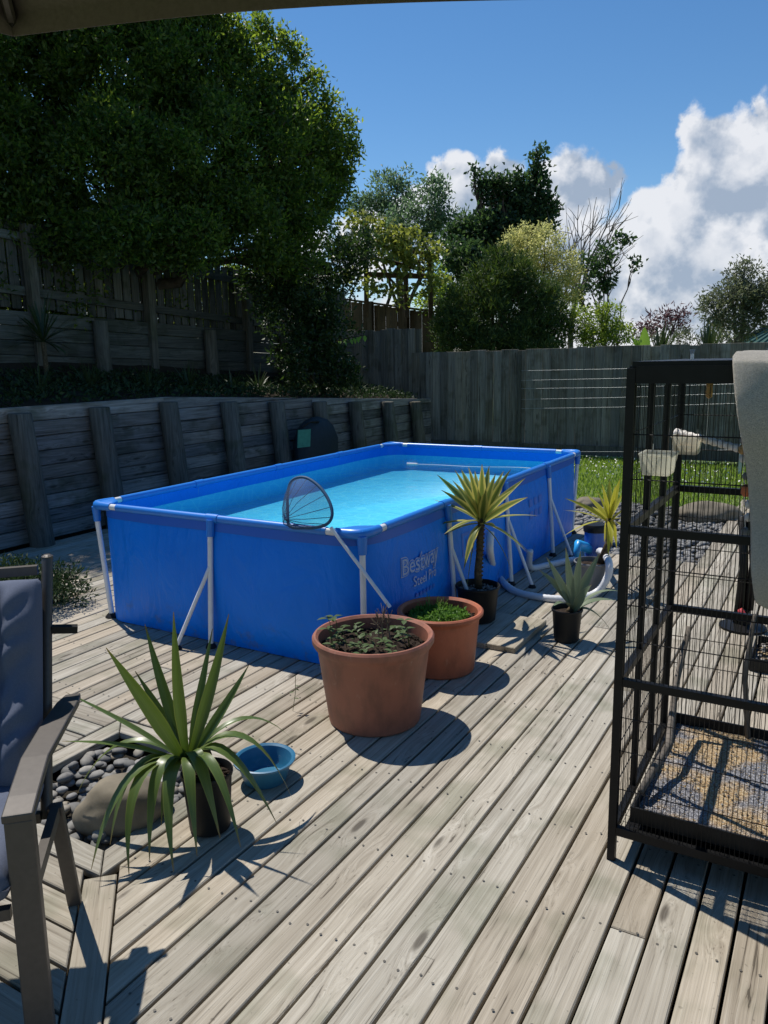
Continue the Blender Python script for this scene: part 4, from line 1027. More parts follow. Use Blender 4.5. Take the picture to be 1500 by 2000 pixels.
# small grey-green yucca
c3 = np.array([1.105, 4.565, 0])
y3 = thing('potted_yucca', c3, 'small grey green yucca with drooping leaves in a black pot beside the cage', 'potted plant')
mb = MB(); mb.lathe(c3, pot_prof(.075, .090, .205, .004, .005, .018), 32); auto_smooth(mb.build('pot', 'pot_black', y3), 35)
soil_disc(c3, .085, .175, y3, amp=.008, seed=4)
cr3 = at(1119, 1184, 4.565); mb = MB(); mb.tube([c3+EZ*.17, cr3], [.02, .014], 10); mb.build('stem', 'stem_brown', y3, smooth=True)
z5 = lambda a: [(1080+q[0]/5.556, 930+q[1]/5.556)+tuple(q[2:]) for q in a]
t3 = [(138, 775, 0), (300, 812, 0), (508, 830, .0), (-70, 880, .02), (-150, 1020, .12), (735, 1255, .3), (715, 1365, .22), (-10, 1420, .25), (60, 1800, .35), (278, 1915, .35), (660, 1935, .38), (420, 1180, .05)]
spiky(y3, cr3, z5(t3), .30, .056, 'blade_grey', .05)
# grey tub with the golden yucca
c4 = np.array([1.535, 5.62, 0])
y4 = thing('potted_yucca', c4, 'golden yellow yucca in a grey tub behind the pool pump hose', 'potted plant')
mb = MB(); mb.lathe(c4, pot_prof(.10, .125, .22, .005, .008, .02), 36); auto_smooth(mb.build('pot', 'bucket_grey', y4), 35)
soil_disc(c4, .118, .185, y4, amp=.01, seed=8)
cr4 = at(1190, 1012, 5.62); mb = MB(); mb.tube([c4+np.array([.05, 0, .17]), (c4+cr4)/2+np.array([.06, 0, .08]), cr4], [.03, .026, .02], 10); mb.build('trunk', 'stem_brown', y4, smooth=True)
t4 = [(120, 370), (130, 240), (365, 205), (530, 80), (612, 30), (730, 20), (760, 190), (105, 660, .15), (692, 790, .3), (600, 880, .3), (555, 720, .25), (830, 330), (250, 300), (860, 460), (800, 620, .2), (680, 100), (420, 330), (470, 150), (700, 300), (640, 760, .25)]
spiky(y4, cr4, z5(t4), .33, .040, 'blade_gold')

# ------------------------------------------------------------------ filter pump and hoses
cpz = np.array([1.70, 6.30, 0])
pp = thing('filter_pump', cpz, 'blue pool filter pump with a black cap behind the golden yucca', 'pump')
pc = at(1162, 1060, 6.25); pc[2] = 0
mb = MB(); mb.lathe(pc, [(0, 0), (.085, 0), (.088, .02), (.078, .05), (.082, .16), (.088, .30), (0, .30)], 28); auto_smooth(mb.build('housing', 'pump_blue', pp), 40)
mb = MB(); mb.lathe(pc, [(.0, .301), (.096, .301), (.098, .345), (.088, .362), (.03, .366), (0, .366)], 28); auto_smooth(mb.build('cap', 'dark_plastic', pp), 40)
q = at(1128, 1075, 6.15); mb = MB(); mb.tube([pc+np.array([-.05, -.03, .16]), q+EZ*.05, q, q-EZ*.05], [.045, .04, .032, .03], 12); mb.build('inlet_pipe', 'blue_plastic_light', pp, smooth=True)
def hose(label, pts, r=.019):
    pts = [np.array(p, float) for p in pts]; out = []
    n = len(pts)
    for i in range(n-1):
        p0, p1, p2, p3 = pts[max(0, i-1)], pts[i], pts[i+1], pts[min(n-1, i+2)]
        for k in range(14):
            u = k/14; out.append(.5*((2*p1)+(p2-p0)*u+(2*p0-5*p1+4*p2-p3)*u*u+(3*p1-p0-3*p2+p3)*u**3))
    out.append(pts[-1]); mb = MB(); mb.tube(out, [r*(1+.09*(i % 2)) for i in range(len(out))], 10)
    o = mb.build('pool_hose', 'hose_grey', smooth=True, org=pts[0]); tag(o, label, 'hose', 'pump hoses')
hz = .022
hose('long pale hose looping from the pool over the deck to the pump', [on_s(958, 1040, 2.20), on_s(957, 1080, 2.22), gz(968, 1118, .08), gz(1000, 1152, hz), gz(1050, 1166, hz), gz(1110, 1170, hz), gz(1160, 1160, hz), at(1186, 1128, 5.45), at(1189, 1098, 5.5), at(1176, 1078, 5.8), pc+np.array([.02, -.05, .14])], .026)
hose('short pale hose running along the pool leg to the pump', [on_s(1035, 1075, 2.2), gz(1036, 1108, .03), gz(1070, 1104, hz), gz(1110, 1095, hz), gz(1135, 1092, hz), pc+np.array([-.06, -.06, .06])], .026)

# ------------------------------------------------------------------ water bowl
cb = np.array([-.515, 3.0, 0])
bo = thing('water_bowl', cb, 'blue plastic pet bowl half full of water on the deck', 'bowl')
mb = MB(); mb.lathe(cb, [(0, .002), (.085, 0), (.09, .006), (.112, .08), (.128, .088), (.129, .096), (.121, .098), (.112, .092), (.095, .03), (.08, .012), (0, .010)], 44); auto_smooth(mb.build('bowl', 'bowl_teal', bo), 40)
mb = MB(); mb.lathe(cb, [(0, .058), (.101, .058)], 44); face_up(mb.build('bowl_water', 'pool_water', bo))

# leaf litter and a weed growing through the deck
lf = thing('fallen_leaf', gz(568, 1266), 'small green leaf sprig lying on the deck before the pool', 'leaf')
for j in range(5):
    an = j*1.3; small_leaf(lf, gz(568, 1268, .006), (math.cos(an), math.sin(an), .35), .06, .022, 'leaf_seedling')
wd_ = thing('deck_weed', gz(576, 1385), 'thin weed growing up between deck boards left of the brown tub', 'plant')
b = gz(572, 1388); tp_ = at(577, 1320, b[1]); mb = MB(); mb.tube([b, (b+tp_)/2+np.array([.006, 0, 0]), tp_], .0014, 4); mb.build('stem', 'leaf_seedling', wd_)
for q in (.35, .55, .62, .7):
    an = q*19; small_leaf(wd_, b+(tp_-b)*q, (math.cos(an), math.sin(an)*.4, .1), .028, .012, 'leaf_seedling')

# ------------------------------------------------------------------ bird cage
CS0, CS1, CT0, CT1, CTOP = 3.705, 4.50, -.985, -.10, 1.672
cg = thing('bird_cage', W((CS0+CS1)/2, (CT0+CT1)/2, 0), 'tall black wire bird cage standing on the deck at the right', 'cage')
fwid = .026
for s in (CS0, CS1):
    for t in (CT0, CT1):
        mb = MB(); mb.bar(W(s, t, .0), W(s, t, CTOP), fwid, fwid, E2); mb.build('post', 'cage_metal', cg)
for t in (CT0+.30, CT0+.60):
    for s in (CS0, CS1):
        mb = MB(); mb.bar(W(s, t, .11), W(s, t, CTOP), .02, .018, E2); mb.build('post', 'cage_metal', cg)
h2 = fwid/2+.001
for z, hh in ((.115, .03), (.655, .026), (1.168, .026), (CTOP-.02, .052)):
    for t in (CT0, CT1):
        mb = MB(); mb.bar(W(CS0+h2, t, z), W(CS1-h2, t, z), .022, hh); mb.build('rail', 'cage_metal', cg)
    for s in (CS0, CS1):
        mb = MB(); mb.bar(W(s, CT0+h2, z), W(s, CT1-h2, z), .022, hh); mb.build('rail', 'cage_metal', cg)
mb = MB(); mb.box(W((CS0+CS1)/2, (CT0+CT1)/2, CTOP+.012), E1*(CS1-CS0)/2, E2*(CT1-CT0)/2, EZ*.008); mb.build('roof_plate', 'cage_metal', cg)
for c in (W(CS0+.10, CT0+.45, CTOP+.02), W(CS0+.32, CT1-.15, CTOP+.02)):
    mb = MB(); mb.tube([c, c+EZ*.02, c+EZ*.035], [.006, .006, .010], 8); mb.build('bolt', 'steel_wire', cg)
def bars(p0, p1, z0, z1, step=.0140, r=.0012):
    mb = MB(); p0, p1 = np.array(p0), np.array(p1); L_ = np.linalg.norm(p1-p0); n = int(L_/step)
    for i in range(1, n):
        p = p0+(p1-p0)*i/n; mb.tube([p+EZ*z0, p+EZ*z1], r, 4, cap=False)
    for z in (.27, .41, .53, .80, .92, 1.05, 1.33, 1.47):
        mb.tube([p0+EZ*z, p1+EZ*z], r*1.6, 4, cap=False)
    o = mb.build('wire_panel', 'cage_metal', cg); o['kind'] = 'stuff'
bars(W(CS0, CT0-.002), W(CS1, CT0-.002), .13, CTOP-.05); bars(W(CS0, CT1), W(CS1, CT1), .13, CTOP-.05)
for s in (CS0, CS1): bars(W(s, CT0), W(s, CT1), .13, CTOP-.05, .024, .0011)
mb = MB(); mb.box(W((CS0+CS1)/2, (CT0+CT1)/2, .085), E1*((CS1-CS0)/2-.03), E2*((CT1-CT0)/2-.03), EZ*.012); mb.build('drip_pan', 'cage_metal', cg)
# grate and tray
mb = MB()
for i in range(1, 60): mb.tube([W(CS0+i*(CS1-CS0)/60, CT0, .128), W(CS0+i*(CS1-CS0)/60, CT1, .128)], .001, 4, cap=False)
for i in range(1, 22): mb.tube([W(CS0, CT0+i*(CT1-CT0)/22, .1285), W(CS1, CT0+i*(CT1-CT0)/22, .1285)], .001, 4, cap=False)
o = mb.build('floor_grate', 'cage_metal', cg); o['kind'] = 'stuff'
tr = MB(); a0, a1, b0, b1 = CS0+.055, CS1-.05, CT0+.035, CT1-.03
tr.box(W((a0+a1)/2, (b0+b1)/2, .142), E1*(a1-a0)/2, E2*(b1-b0)/2, EZ*.004)
for t in (b0, b1): tr.bar(W(a0-.006, t, .168), W(a1+.006, t, .168), .008, .056)
for s in (a0, a1): tr.bar(W(s, b0+.005, .168), W(s, b1-.005, .168), .008, .056)
tray = tr.build('tray', 'dark_plastic', cg)
mb = MB(); n1_, n2_ = 24, 24
for i in range(n1_+1):
    for j in range(n2_+1):
        s, t = a0+.006+(a1-a0-.012)*i/n1_, b0+.006+(b1-b0-.012)*j/n2_; mb.v.append(tuple(W(s, t, .153+.008*noise.noise(Vector((s*9, t*9, 1))))))
for i in range(n1_):
    for j in range(n2_): mb.f.append((i*(n2_+1)+j, (i+1)*(n2_+1)+j, (i+1)*(n2_+1)+j+1, i*(n2_+1)+j+1))
def litter_bed():
    mt, nt, b = newmat('litter_bed'); g = _n(nt, 'ShaderNodeNewGeometry')
    vo = _n(nt, 'ShaderNodeTexVoronoi'); vo.inputs['Scale'].default_value = 260; nt.links.new(g.outputs['Position'], vo.inputs['Vector'])
    sc_ = _n(nt, 'ShaderNodeSeparateColor'); nt.links.new(vo.outputs['Color'], sc_.inputs[0])
    husk = ramp_node(nt, sc_.outputs[0], [(0, (.22, .12, .05)), (.5, (.46, .32, .16)), (1, (.60, .50, .34))])
    grey = ramp_node(nt, sc_.outputs[0], [(0, (.07, .07, .08)), (.6, (.20, .20, .22)), (1, (.52, .52, .54))])
    pn = noise_node(nt, g.outputs['Position'], 4.2, 3)
    nt.links.new(mixc(nt, mapr(nt, pn, .44, .56, 0, 1), husk, grey), b.inputs['Base Color']); b.inputs['Roughness'].default_value = .9
    bump(nt, b, vo.outputs['Distance'], .8, .006)
litter_bed()
lb = mb.build('litter_bed', 'litter_bed', tray, smooth=True)
mb = MB()
for i in range(1500):
    s, t = random.uniform(a0+.02, a1-.02), random.uniform(b0+.02, b1-.02); r = random.uniform(.002, .0045)
    mb.add(icoV*r*np.array([1.3, .8, .6])+W(s, t, .158+.008*noise.noise(Vector((s*9, t*9, 1)))), icoF)
o = mb.build('seed_husks', 'litter', tray); o['kind'] = 'stuff'
mb = MB(); mb.tube([W(CS0+.06, CT0+.14, .2), W(CS0+.10, CT0+.42, .26), W(CS0+.06, CT1-.12, .36), W(CS0+.09, CT1-.06, .60)], [.013, .014, .013, .011], 8); mb.build('branch', 'bark_grey', cg, smooth=True)
mb = MB(); mb.tube([W(CS0+.34, CT1-.05, .16), W(CS0+.31, CT1-.03, .42), W(CS0+.33, CT1-.03, .68)], [.012, .011, .009], 8); mb.build('branch', 'bark_grey', cg, smooth=True)
# things hung in the cage
def tub_box(name, label, c, hs, ht, hz_, fill=None):
    r = thing(name, c, label, 'feeder', 'cage feeders'); c = np.array(c); mb = MB()
    def ring(k, z, ins=0): return [c+E1*(hs*k-ins)*a+E2*(ht*k-ins)*b+EZ*z for a, b in ((-1, -1), (-.82, -1.06), (.82, -1.06), (1, -1), (1, 1), (-1, 1))]
    rs = [ring(.80, -hz_), ring(.84, -hz_+.004), ring(1.0, hz_-.006), ring(1.06, hz_-.004), ring(1.06, hz_), ring(.99, hz_), ring(.80, -hz_+.007)]
    for q in rs: mb.v += [tuple(p) for p in q]
    m_ = 6
    for i in range(len(rs)-1): mb.f += [(i*m_+j, i*m_+(j+1) % m_, (i+1)*m_+(j+1) % m_, (i+1)*m_+j) for j in range(m_)]
    mb.f += [tuple(range(m_-1, -1, -1)), tuple((len(rs)-1)*m_+j for j in range(m_))]
    mb.build('box', 'clear_plastic', r)
    if fill:
        mb = MB(); mb.box(c-EZ*hz_*.45, E1*hs*.76, E2*ht*.76, EZ*hz_*.40); mb.build('seed', 'chew_tan', r)
    for q in (-1, 1):
        mb = MB(); mb.tube([c+E1*hs*q*.6+E2*ht*1.02+EZ*(hz_-.01), c+E1*hs*q*.6+E2*ht*1.02+EZ*(hz_+.02)], .002, 5); mb.build('hook', 'steel_wire', r)
tub_box('feeder_box', 'empty milky plastic feeder box at the left of the bird cage', W(3.772, -.86, 1.368), .050, .055, .035)
tub_box('feeder_box', 'milky plastic feeder box with brown seed behind the empty one', W(3.772, -.33, 1.374), .050, .04, .035, True)
pr_ = thing('rope_perch', W(3.8, -.35, 1.4), 'white rope perch slanting across the upper bird cage', 'perch')
p0, p1 = W(3.718, -.27, 1.415), W(4.06, -.42, 1.352)
mb = MB(); n = 40; mb.tube([p0+(p1-p0)*i/n for i in range(n+1)], [.0140+.002*math.sin(i*1.9) for i in range(n+1)], 8); mb.build('rope', 'rope_white', pr_, smooth=True)
mb = MB(); mb.tube([p1-(p1-p0)*.03, p1+(p1-p0)*.05], .016, 10); mb.build('end_cap', 'rope_white', pr_, smooth=True)
ct_ = thing('chew_toy', W(3.863, -.5, 1.6), 'tan chew stick hanging from the cage roof', 'bird toy')
mb = MB(); a = W(3.863, -.5, 1.625); mb.tube([a, a-EZ*.012, a-EZ*.03, a-EZ*.045, a-EZ*.062, a-EZ*.068], [.006, .013, .010, .012, .011, .004], 10); mb.build('chew', 'chew_tan', ct_, smooth=True)
mb = MB(); mb.tube([a, a+EZ*.04], .0012, 4); mb.tube([a-EZ*.066, a-EZ*.25], .0010, 4); mb.build('string', 'rope_white', ct_)
bt = thing('bead_toy', W(4.03, -.6, 1.4), 'string of wooden, white and orange beads hanging in the cage beside the fleece', 'bird toy')
for i, (x, y, r, mt) in enumerate(((1452, 845, .010, 'toy_white'), (1452, 860, .012, 'bucket_grey'), (1450, 878, .013, 'chew_tan'), (1451, 895, .012, 'toy_white'), (1456, 930, .010, 'bucket_grey'), (1457, 958, .017, 'bead_orange'), (1462, 985, .012, 'toy_white'), (1462, 1010, .012, 'toy_white'), (1455, 1040, .014, 'bucket_grey'))):
    p = on_t(x, y, -.6); mb = MB(); mb.tube([p+EZ*r*1.2, p+EZ*r*.5, p-EZ*r*.5, p-EZ*r*1.2], [r*.5, r, r, r*.5], 10); mb.build('bead', mt, bt, smooth=True)
mb = MB(); mb.tube([on_t(1452, 720, -.6), on_t(1452, 880, -.6), on_t(1456, 1060, -.6)], .0014, 4); mb.build('string', 'rope_white', bt)
# fleece draped over the front right of the roof
fb = thing('fleece_blanket', W(4.3, CT0, CTOP), 'thick off white fleece draped over the front of the bird cage', 'blanket')
edge = [(0.0, 3.985, 1.706), (.06, 3.990, 1.69), (.2, 4.012, 1.56), (.4, 4.045, 1.40), (.6, 4.068, 1.24), (.8, 4.080, 1.10), (1.0, 4.10, .985)]
def blanket():
    mb = MB(); ni, nj = 34, 26; prof = []
    for i in range(ni+1):
        u = i/ni
        if u < .25: q = u/.25; zc, tc, se = CTOP+.026+.012*math.sin(q*3), CT0+.40-.42*q, 3.985+.01*(1-q)
        else:
            q = (u-.25)/.75; zc = CTOP+.026-(.70)*q; tc = CT0-.03-.012*math.sin(q*9)
            se = float(np.interp(zc, [e[2] for e in edge[::-1]], [e[1] for e in edge[::-1]]))
        prof.append((zc, tc, se))
    top = []
    for i, (zc, tc, se) in enumerate(prof):
        for j in range(nj+1):
            v = j/nj; s = se+(4.62-se)*v; q = max(0, (i/ni-.25)/.75)
            fold = .036*(.5+.5*math.sin(v*15+q*2.2+1.2))*min(1, q*2.5)+.035*noise.noise(Vector((s*6, zc*4, tc*3)))*min(1, q*3)
            z = zc - (.10*math.sin(v*3.0)*q*q if i/ni > .25 else 0)+.006*noise.noise(Vector((s*20, zc*20, tc*20)))
            mb.v.append(tuple(W(s, tc-abs(fold)-.004, z)))
    for i in range(ni):
        for j in range(nj): a = i*(nj+1)+j; mb.f.append((a, a+1, a+nj+2, a+nj+1))
    o = mb.build('fleece', 'fleece', fb, smooth=True)
    md = o.modifiers.new('thick', 'SOLIDIFY'); md.thickness = .016; md.offset = 0
    md = o.modifiers.new('round', 'BEVEL'); md.width = .009; md.segments = 3; md.limit_method = 'ANGLE'
blanket()
# second tray and stand behind the cage, seen through the wires
sx = thing('spare_tray', W(4.2, 1.2, 0), 'black litter tray on the deck behind the bird cage', 'tray')
mb = MB(); mb.box(W(4.25, 1.22, .012), E1*.30, E2*.20, EZ*.008)
for q in (-1, 1): mb.bar(W(3.948, 1.22-.2, .04), W(3.948, 1.22+.2, .04), .008, .07) if q < 0 else mb.bar(W(4.552, 1.02, .04), W(4.552, 1.42, .04), .008, .07)
for t in (1.018, 1.422): mb.bar(W(3.954, t, .04), W(4.546, t, .04), .008, .07)
mb.build('tray', 'dark_plastic', sx)
mb = MB()
for i in range(420): mb.add(icoV*random.uniform(.006, .014)*np.array([1.2, .9, .6])+W(random.uniform(3.97, 4.52), random.uniform(1.05, 1.40), .03+random.uniform(0, .02)), icoF)
o = mb.build('litter', 'litter', sx); o['kind'] = 'stuff'
sd_ = thing('cage_stand', W(4.0, 1.5, 0), 'dark post stand with red toy behind the cage wires', 'stand')
a, b = gz(1442, 1195), None
for x0, y0, x1, y1 in ((1452, 1008, 1440, 1215), (1470, 1010, 1462, 1190)):
    q0, q1 = on_t(x0, y0, 1.75), on_t(x1, y1, 1.75); mb = MB(); mb.tube([q1, (q0+q1)/2+E1*.02, q0], [.03, .028, .03], 8); mb.build('leg', 'cage_metal', sd_, smooth=True)
q1 = st(on_t(1452, 1200, 1.75)); mb = MB(); mb.lathe(W(q1[0], 1.75, 0), [(0, 0), (.14, 0), (.14, .015), (.04, .03), (.04, q1[2]+.03), (0, q1[2]+.03)], 20); mb.build('base', 'cage_metal', sd_)
q0 = on_t(1445, 1190, 1.70); mb = MB(); mb.tube([q0, q0-EZ*.03+E1*.02, q0-EZ*.06+E1*.05], .018, 8); mb.build('toy', 'toy_red', sd_, smooth=True)
# grey bucket cut by the right edge of the frame
gb_ = thing('grey_bucket', W(4.30, -1.30, 0), 'grey round bucket cut off by the right frame edge below the cage', 'bucket')
c = W(4.335, -1.25, 0); mb = MB(); mb.lathe(c, pot_prof(.09, .115, .17, .004, .006, .015), 36); auto_smooth(mb.build('bucket', 'bucket_grey', gb_), 35)

# ------------------------------------------------------------------ armchair with cushion
fd = np.array([.25, -.968, 0]); fd /= np.linalg.norm(fd); ld = np.array([-fd[1]*-1, 0, 0]); ld = np.array([fd[1], -fd[0], 0])
RB = np.array([-1.012, 2.255, 0])                              # rear right foot
ch = thing('garden_armchair', RB+ld*.3+fd*.3, 'bronze metal garden armchair with thick slate blue cushion at the left', 'armchair')
WD = .60
def chp(f, l, z): return RB+fd*f+ld*l+EZ*z
for l in (0.0, WD):
    sg = 1 if l == 0 else -1
    # arm: flat slat sloping a little, front leg, rear leg, back post
    aw = .072; a_out = -.012*sg
    pts = [(-.085, .672, aw*.62), (-.02, .676, aw*.9), (.12, .678, aw), (.32, .672, aw), (.50, .662, aw), (.578, .655, aw)]
    mb = MB(); vs = []
    for f, z, ww in pts:
        for dz in (-.011, .011):
            for q in (-.5, .5): vs.append(chp(f, l+a_out+.03*sg+q*ww-.05*sg*max(0, 1-(f+.085)/.4), z+dz))
    k = len(pts); fs = [(0, 2, 3, 1), ((k-1)*4, (k-1)*4+1, (k-1)*4+3, (k-1)*4+2)]
    for i in range(k-1):
        b = i*4; fs += [(b, b+1, b+5, b+4), (b+2, b+6, b+7, b+3), (b, b+4, b+6, b+2), (b+1, b+3, b+7, b+5)]
    mb.add(vs, fs); am = mb.build('armrest', 'chair_metal', ch)
    md = am.modifiers.new('round', 'BEVEL'); md.width = .004; md.segments = 2; md.limit_method = 'ANGLE'
    mb = MB(); mb.bar(chp(.555, l+.018*sg, .644), chp(.595, l+.018*sg, .002), .036, .066, ld); lg = mb.build('leg', 'chair_metal', ch)
    md = lg.modifiers.new('round', 'BEVEL'); md.width = .004; md.segments = 2
    mb = MB(); mb.bar(chp(.12, l+.018*sg, .42), chp(0, l+.012*sg, .002), .028, .042, ld); lg = mb.build('leg', 'chair_metal', ch)
    md = lg.modifiers.new('round', 'BEVEL'); md.width = .004; md.segments = 2
    mb = MB(); mb.tube([chp(.12, l+.045*sg, .38), chp(-.02, l+.04*sg, .66), chp(-.12, l+.036*sg, .86), chp(-.25, l+.03*sg, 1.095)], .0175, 10); bp = auto_smooth(mb.build('back_post', 'chair_metal', ch), 50)
    mb = MB(); mb.lathe(chp(-.25, l+.03*sg, 1.095), [(.0, -.004), (.0188, -.004), (.0188, .005), (.010, .010), (0, .011)], 12); mb.build('post_cap', 'chair_metal', bp)
    mb = MB(); mb.bar(chp(-.14, l+.02*sg, .885), chp(-.15, l-.055*sg, .875), .03, .022); mb.build('bracket', 'dark_plastic', ch)
    mb = MB(); mb.bar(chp(.11, l+.018*sg, .40), chp(.57, l+.018*sg, .42), .025, .035); mb.build('seat_rail', 'chair_metal', ch)
for f, z in ((-.235, 1.06), (-.03, .68), (.12, .39), (.56, .40)):
    mb = MB(); mb.bar(chp(f, .06, z), chp(f, WD-.06, z), .022, .03); mb.build('cross_bar', 'chair_metal', ch)
def pillow(name, fr, to_, l0, l1, th, seed, folds=0.0, parent=None):
    """cushion between two side profiles; fr/to_: lower and upper point (f, z) with normal pointing to the sitter"""
    n1, n2 = (64, 64) if folds > .01 else (24, 28); mb = MB(); fr, to_ = np.array(fr), np.array(to_)
    ax = to_-fr; nr = np.array([ax[1], -ax[0]])/np.linalg.norm(ax)
    if nr[1] < 0 and abs(ax[0]) > abs(ax[1]): nr = -nr
    grids = []
    for sgn in (1, -1):
        g = []
        for i in range(n1+1):
            u = i/n1
            for j in range(n2+1):
                v = j/n2; e = (1-(2*u-1)**6)*(1-(2*v-1)**6); h = th*.5*max(e, 0)**.42
                w_ = folds*noise.noise(Vector((u*3+seed, v*9, sgn)))+folds*.7*math.sin(v*40+6*noise.noise(Vector((u*4, v*3, seed))))*max(0, abs(2*v-1)-.45)
                tuft = -.018*math.exp(-((u-.5)**2)*160) if folds else 0
                if folds > .01:
                    w_ *= .55
                    for vc in (.20, .80): w_ -= .022*math.exp(-((v-vc)/.018)**2)
                    e2 = abs(2*v-1)
                    if e2 > .6: w_ += .010*math.sin(u*38+v*26+5*noise.noise(Vector((u*3, v*4, seed))))*(.6+.6*noise.noise(Vector((u*5, v*2, 4))))
                p = fr+ax*u+nr*(h*sgn+w_*e*sgn+tuft*sgn*e)
                inn = .5+(v-.5)*(1-.02*(2*u-1)**8)
                g.append(chp(p[0], l0+(l1-l0)*inn, p[1]))
        b = len(mb.v); mb.v += [tuple(q) for q in g]
        for i in range(n1):
            for j in range(n2):
                a = b+i*(n2+1)+j; mb.f.append((a, a+1, a+n2+2, a+n2+1) if sgn > 0 else (a, a+n2+1, a+n2+2, a+1))
    o = mb.build(name, 'cushion_cloth', ch, smooth=True)
    bm = bmesh.new(); bm.from_mesh(o.data); bmesh.ops.remove_doubles(bm, verts=bm.verts, dist=.0008); bmesh.ops.recalc_face_normals(bm, faces=bm.faces); bm.to_mesh(o.data); bm.free()
    o.data.polygons.foreach_set('use_smooth', [True]*len(o.data.polygons))
    return o
pillow('seat_cushion', (.06, .475), (.60, .485), .045, WD-.045, .15, 3.0, .004)
pillow('back_cushion', (.17, .50), (-.155, 1.05), .035, WD-.035, .19, 8.0, .030)

# ------------------------------------------------------------------ cantilever umbrella over the camera
um = thing('cantilever_umbrella', np.array([1.3, -1.9, 0]), 'taupe umbrella canopy cutting across the top edge above the tree', 'umbrella')
ea, eb = gz(22, 30, 2.33), gz(1142, -48, 2.33)
sd0 = (eb-ea); side = np.linalg.norm(sd0); sd0 /= side; inn_ = np.array([sd0[1], -sd0[0], 0])
ctr = (ea+eb)/2+inn_*(side/2)*(1+math.sqrt(2)); ctr[2] = 2.72
vs8 = []; ang0 = math.atan2(*(ea-ctr)[1::-1])
Rr = np.linalg.norm((ea-ctr)[:2])
dirn = -1
for i in range(8):
    a = ang0+dirn*i*math.pi/4; vs8.append(np.array([ctr[0]+Rr*math.cos(a), ctr[1]+Rr*math.sin(a), 2.33]))
for i in range(8):
    a, b = vs8[i], vs8[(i+1) % 8]; mb = MB(); nn = 14; m2 = 8
    for r_ in range(m2+1):
        q = r_/m2
        for j in range(nn+1):
            u = j/nn; e = a+(b-a)*u; sag = .035*math.sin(math.pi*u)
            e = e+(ctr-e)*np.array([1, 1, 0])*sag*.9
            p = e+(ctr-e)*q; p[2] -= .05*math.sin(math.pi*q)*math.sin(math.pi*u)*.5
            mb.v.append(tuple(p))
    for r_ in range(m2):
        for j in range(nn): k = r_*(nn+1)+j; mb.f.append((k, k+1, k+nn+2, k+nn+1))
    b_ = len(mb.v)
    for j in range(nn+1): p = np.array(mb.v[j]); mb.v.append(tuple(p-EZ*.035))
    for j in range(nn): mb.f.append((j, b_+j, b_+j+1, j+1))
    o = mb.build('canopy_panel', 'canopy_cloth', um, smooth=True)
    md = o.modifiers.new('thick', 'SOLIDIFY'); md.thickness = .003
    mb = MB(); mb.tube([a-EZ*.01+(a-ctr)*.004, ctr-EZ*.03], .009, 6); rb = mb.build('rib', 'chair_metal', um)
    mb = MB(); mb.tube([a+(a-ctr)*.0-EZ*.006, a+(a-ctr)*.012*np.array([1, 1, 0])-EZ*.02], .014, 8); mb.build('rib_tip', 'dark_plastic', rb)
mb = MB(); mb.tube([np.array([1.3, -1.9, .05]), np.array([1.3, -1.9, 2.9])], .035, 12); mb.build('mast', 'chair_metal', um, smooth=True)
mb = MB(); mb.tube([np.array([1.3, -1.9, 2.85]), np.array([ctr[0], ctr[1], 2.95])], .03, 10); mb.tube([ctr+EZ*.25, ctr-EZ*.05], .02, 8); mb.build('arm', 'chair_metal', um, smooth=True)
mb = MB(); mb.bar(np.array([.8, -1.9, .03]), np.array([1.8, -1.9, .03]), .09, .05); mb.bar(np.array([1.3, -2.4, .031]), np.array([1.3, -1.4, .031]), .09, .045); mb.build('base', 'chair_metal', um)

# ------------------------------------------------------------------ bag at the wall
bg = thing('garden_sack', W(-2.1, 5.6, 0), 'dark rounded garden sack with green label leaning on the retaining wall', 'sack')
mb = MB(); cc = W(-2.12, 5.62, 0)
prof = [(.30, .0), (.36, .12), (.38, .35), (.36, .6), (.30, .78), (.2, .88), (.06, .93), (0, .93)]
n = 26
for r, z in [(0, 0)]+prof:
    for j in range(n):
        a = 2*math.pi*j/n; k = 1+.08*noise.noise(Vector((math.cos(a)*2, math.sin(a)*2, z*4)))
        mb.v.append(tuple(cc+E2*(r*k*1.25*math.cos(a))+E1*(r*k*.55*math.sin(a))+EZ*z))
for i in range(len(prof)):
    for j in range(n): mb.f.append((i*n+j, i*n+(j+1) % n, (i+1)*n+(j+1) % n, (i+1)*n+j))
mb.build('sack', 'bag_dark', bg, smooth=True)
q = [on_s(x, y, -1.86) for x, y in ((582, 875), (606, 872), (607, 838), (583, 840))]; mb = MB()
mb.add(q+[p-E1*.012 for p in q], [(0, 1, 2, 3), (7, 6, 5, 4), (0, 4, 5, 1), (1, 5, 6, 2), (2, 6, 7, 3), (3, 7, 4, 0)]); mb.build('label_panel', 'bag_green', bg)
mb = MB(); mb.tube([on_s(590, 835, -2.0), on_s(605, 824, -2.0), on_s(622, 824, -2.0)], .015, 8); mb.build('handle', 'dark_plastic', bg, smooth=True)

# ------------------------------------------------------------------ trees and shrubs
def blob(x, y, Y, rpx, sq=(1, 1, 1)):
    c = at(x, y, Y); r = rpx/F*Y; return (c, (r*sq[0], r*sq[1], r*sq[2]))
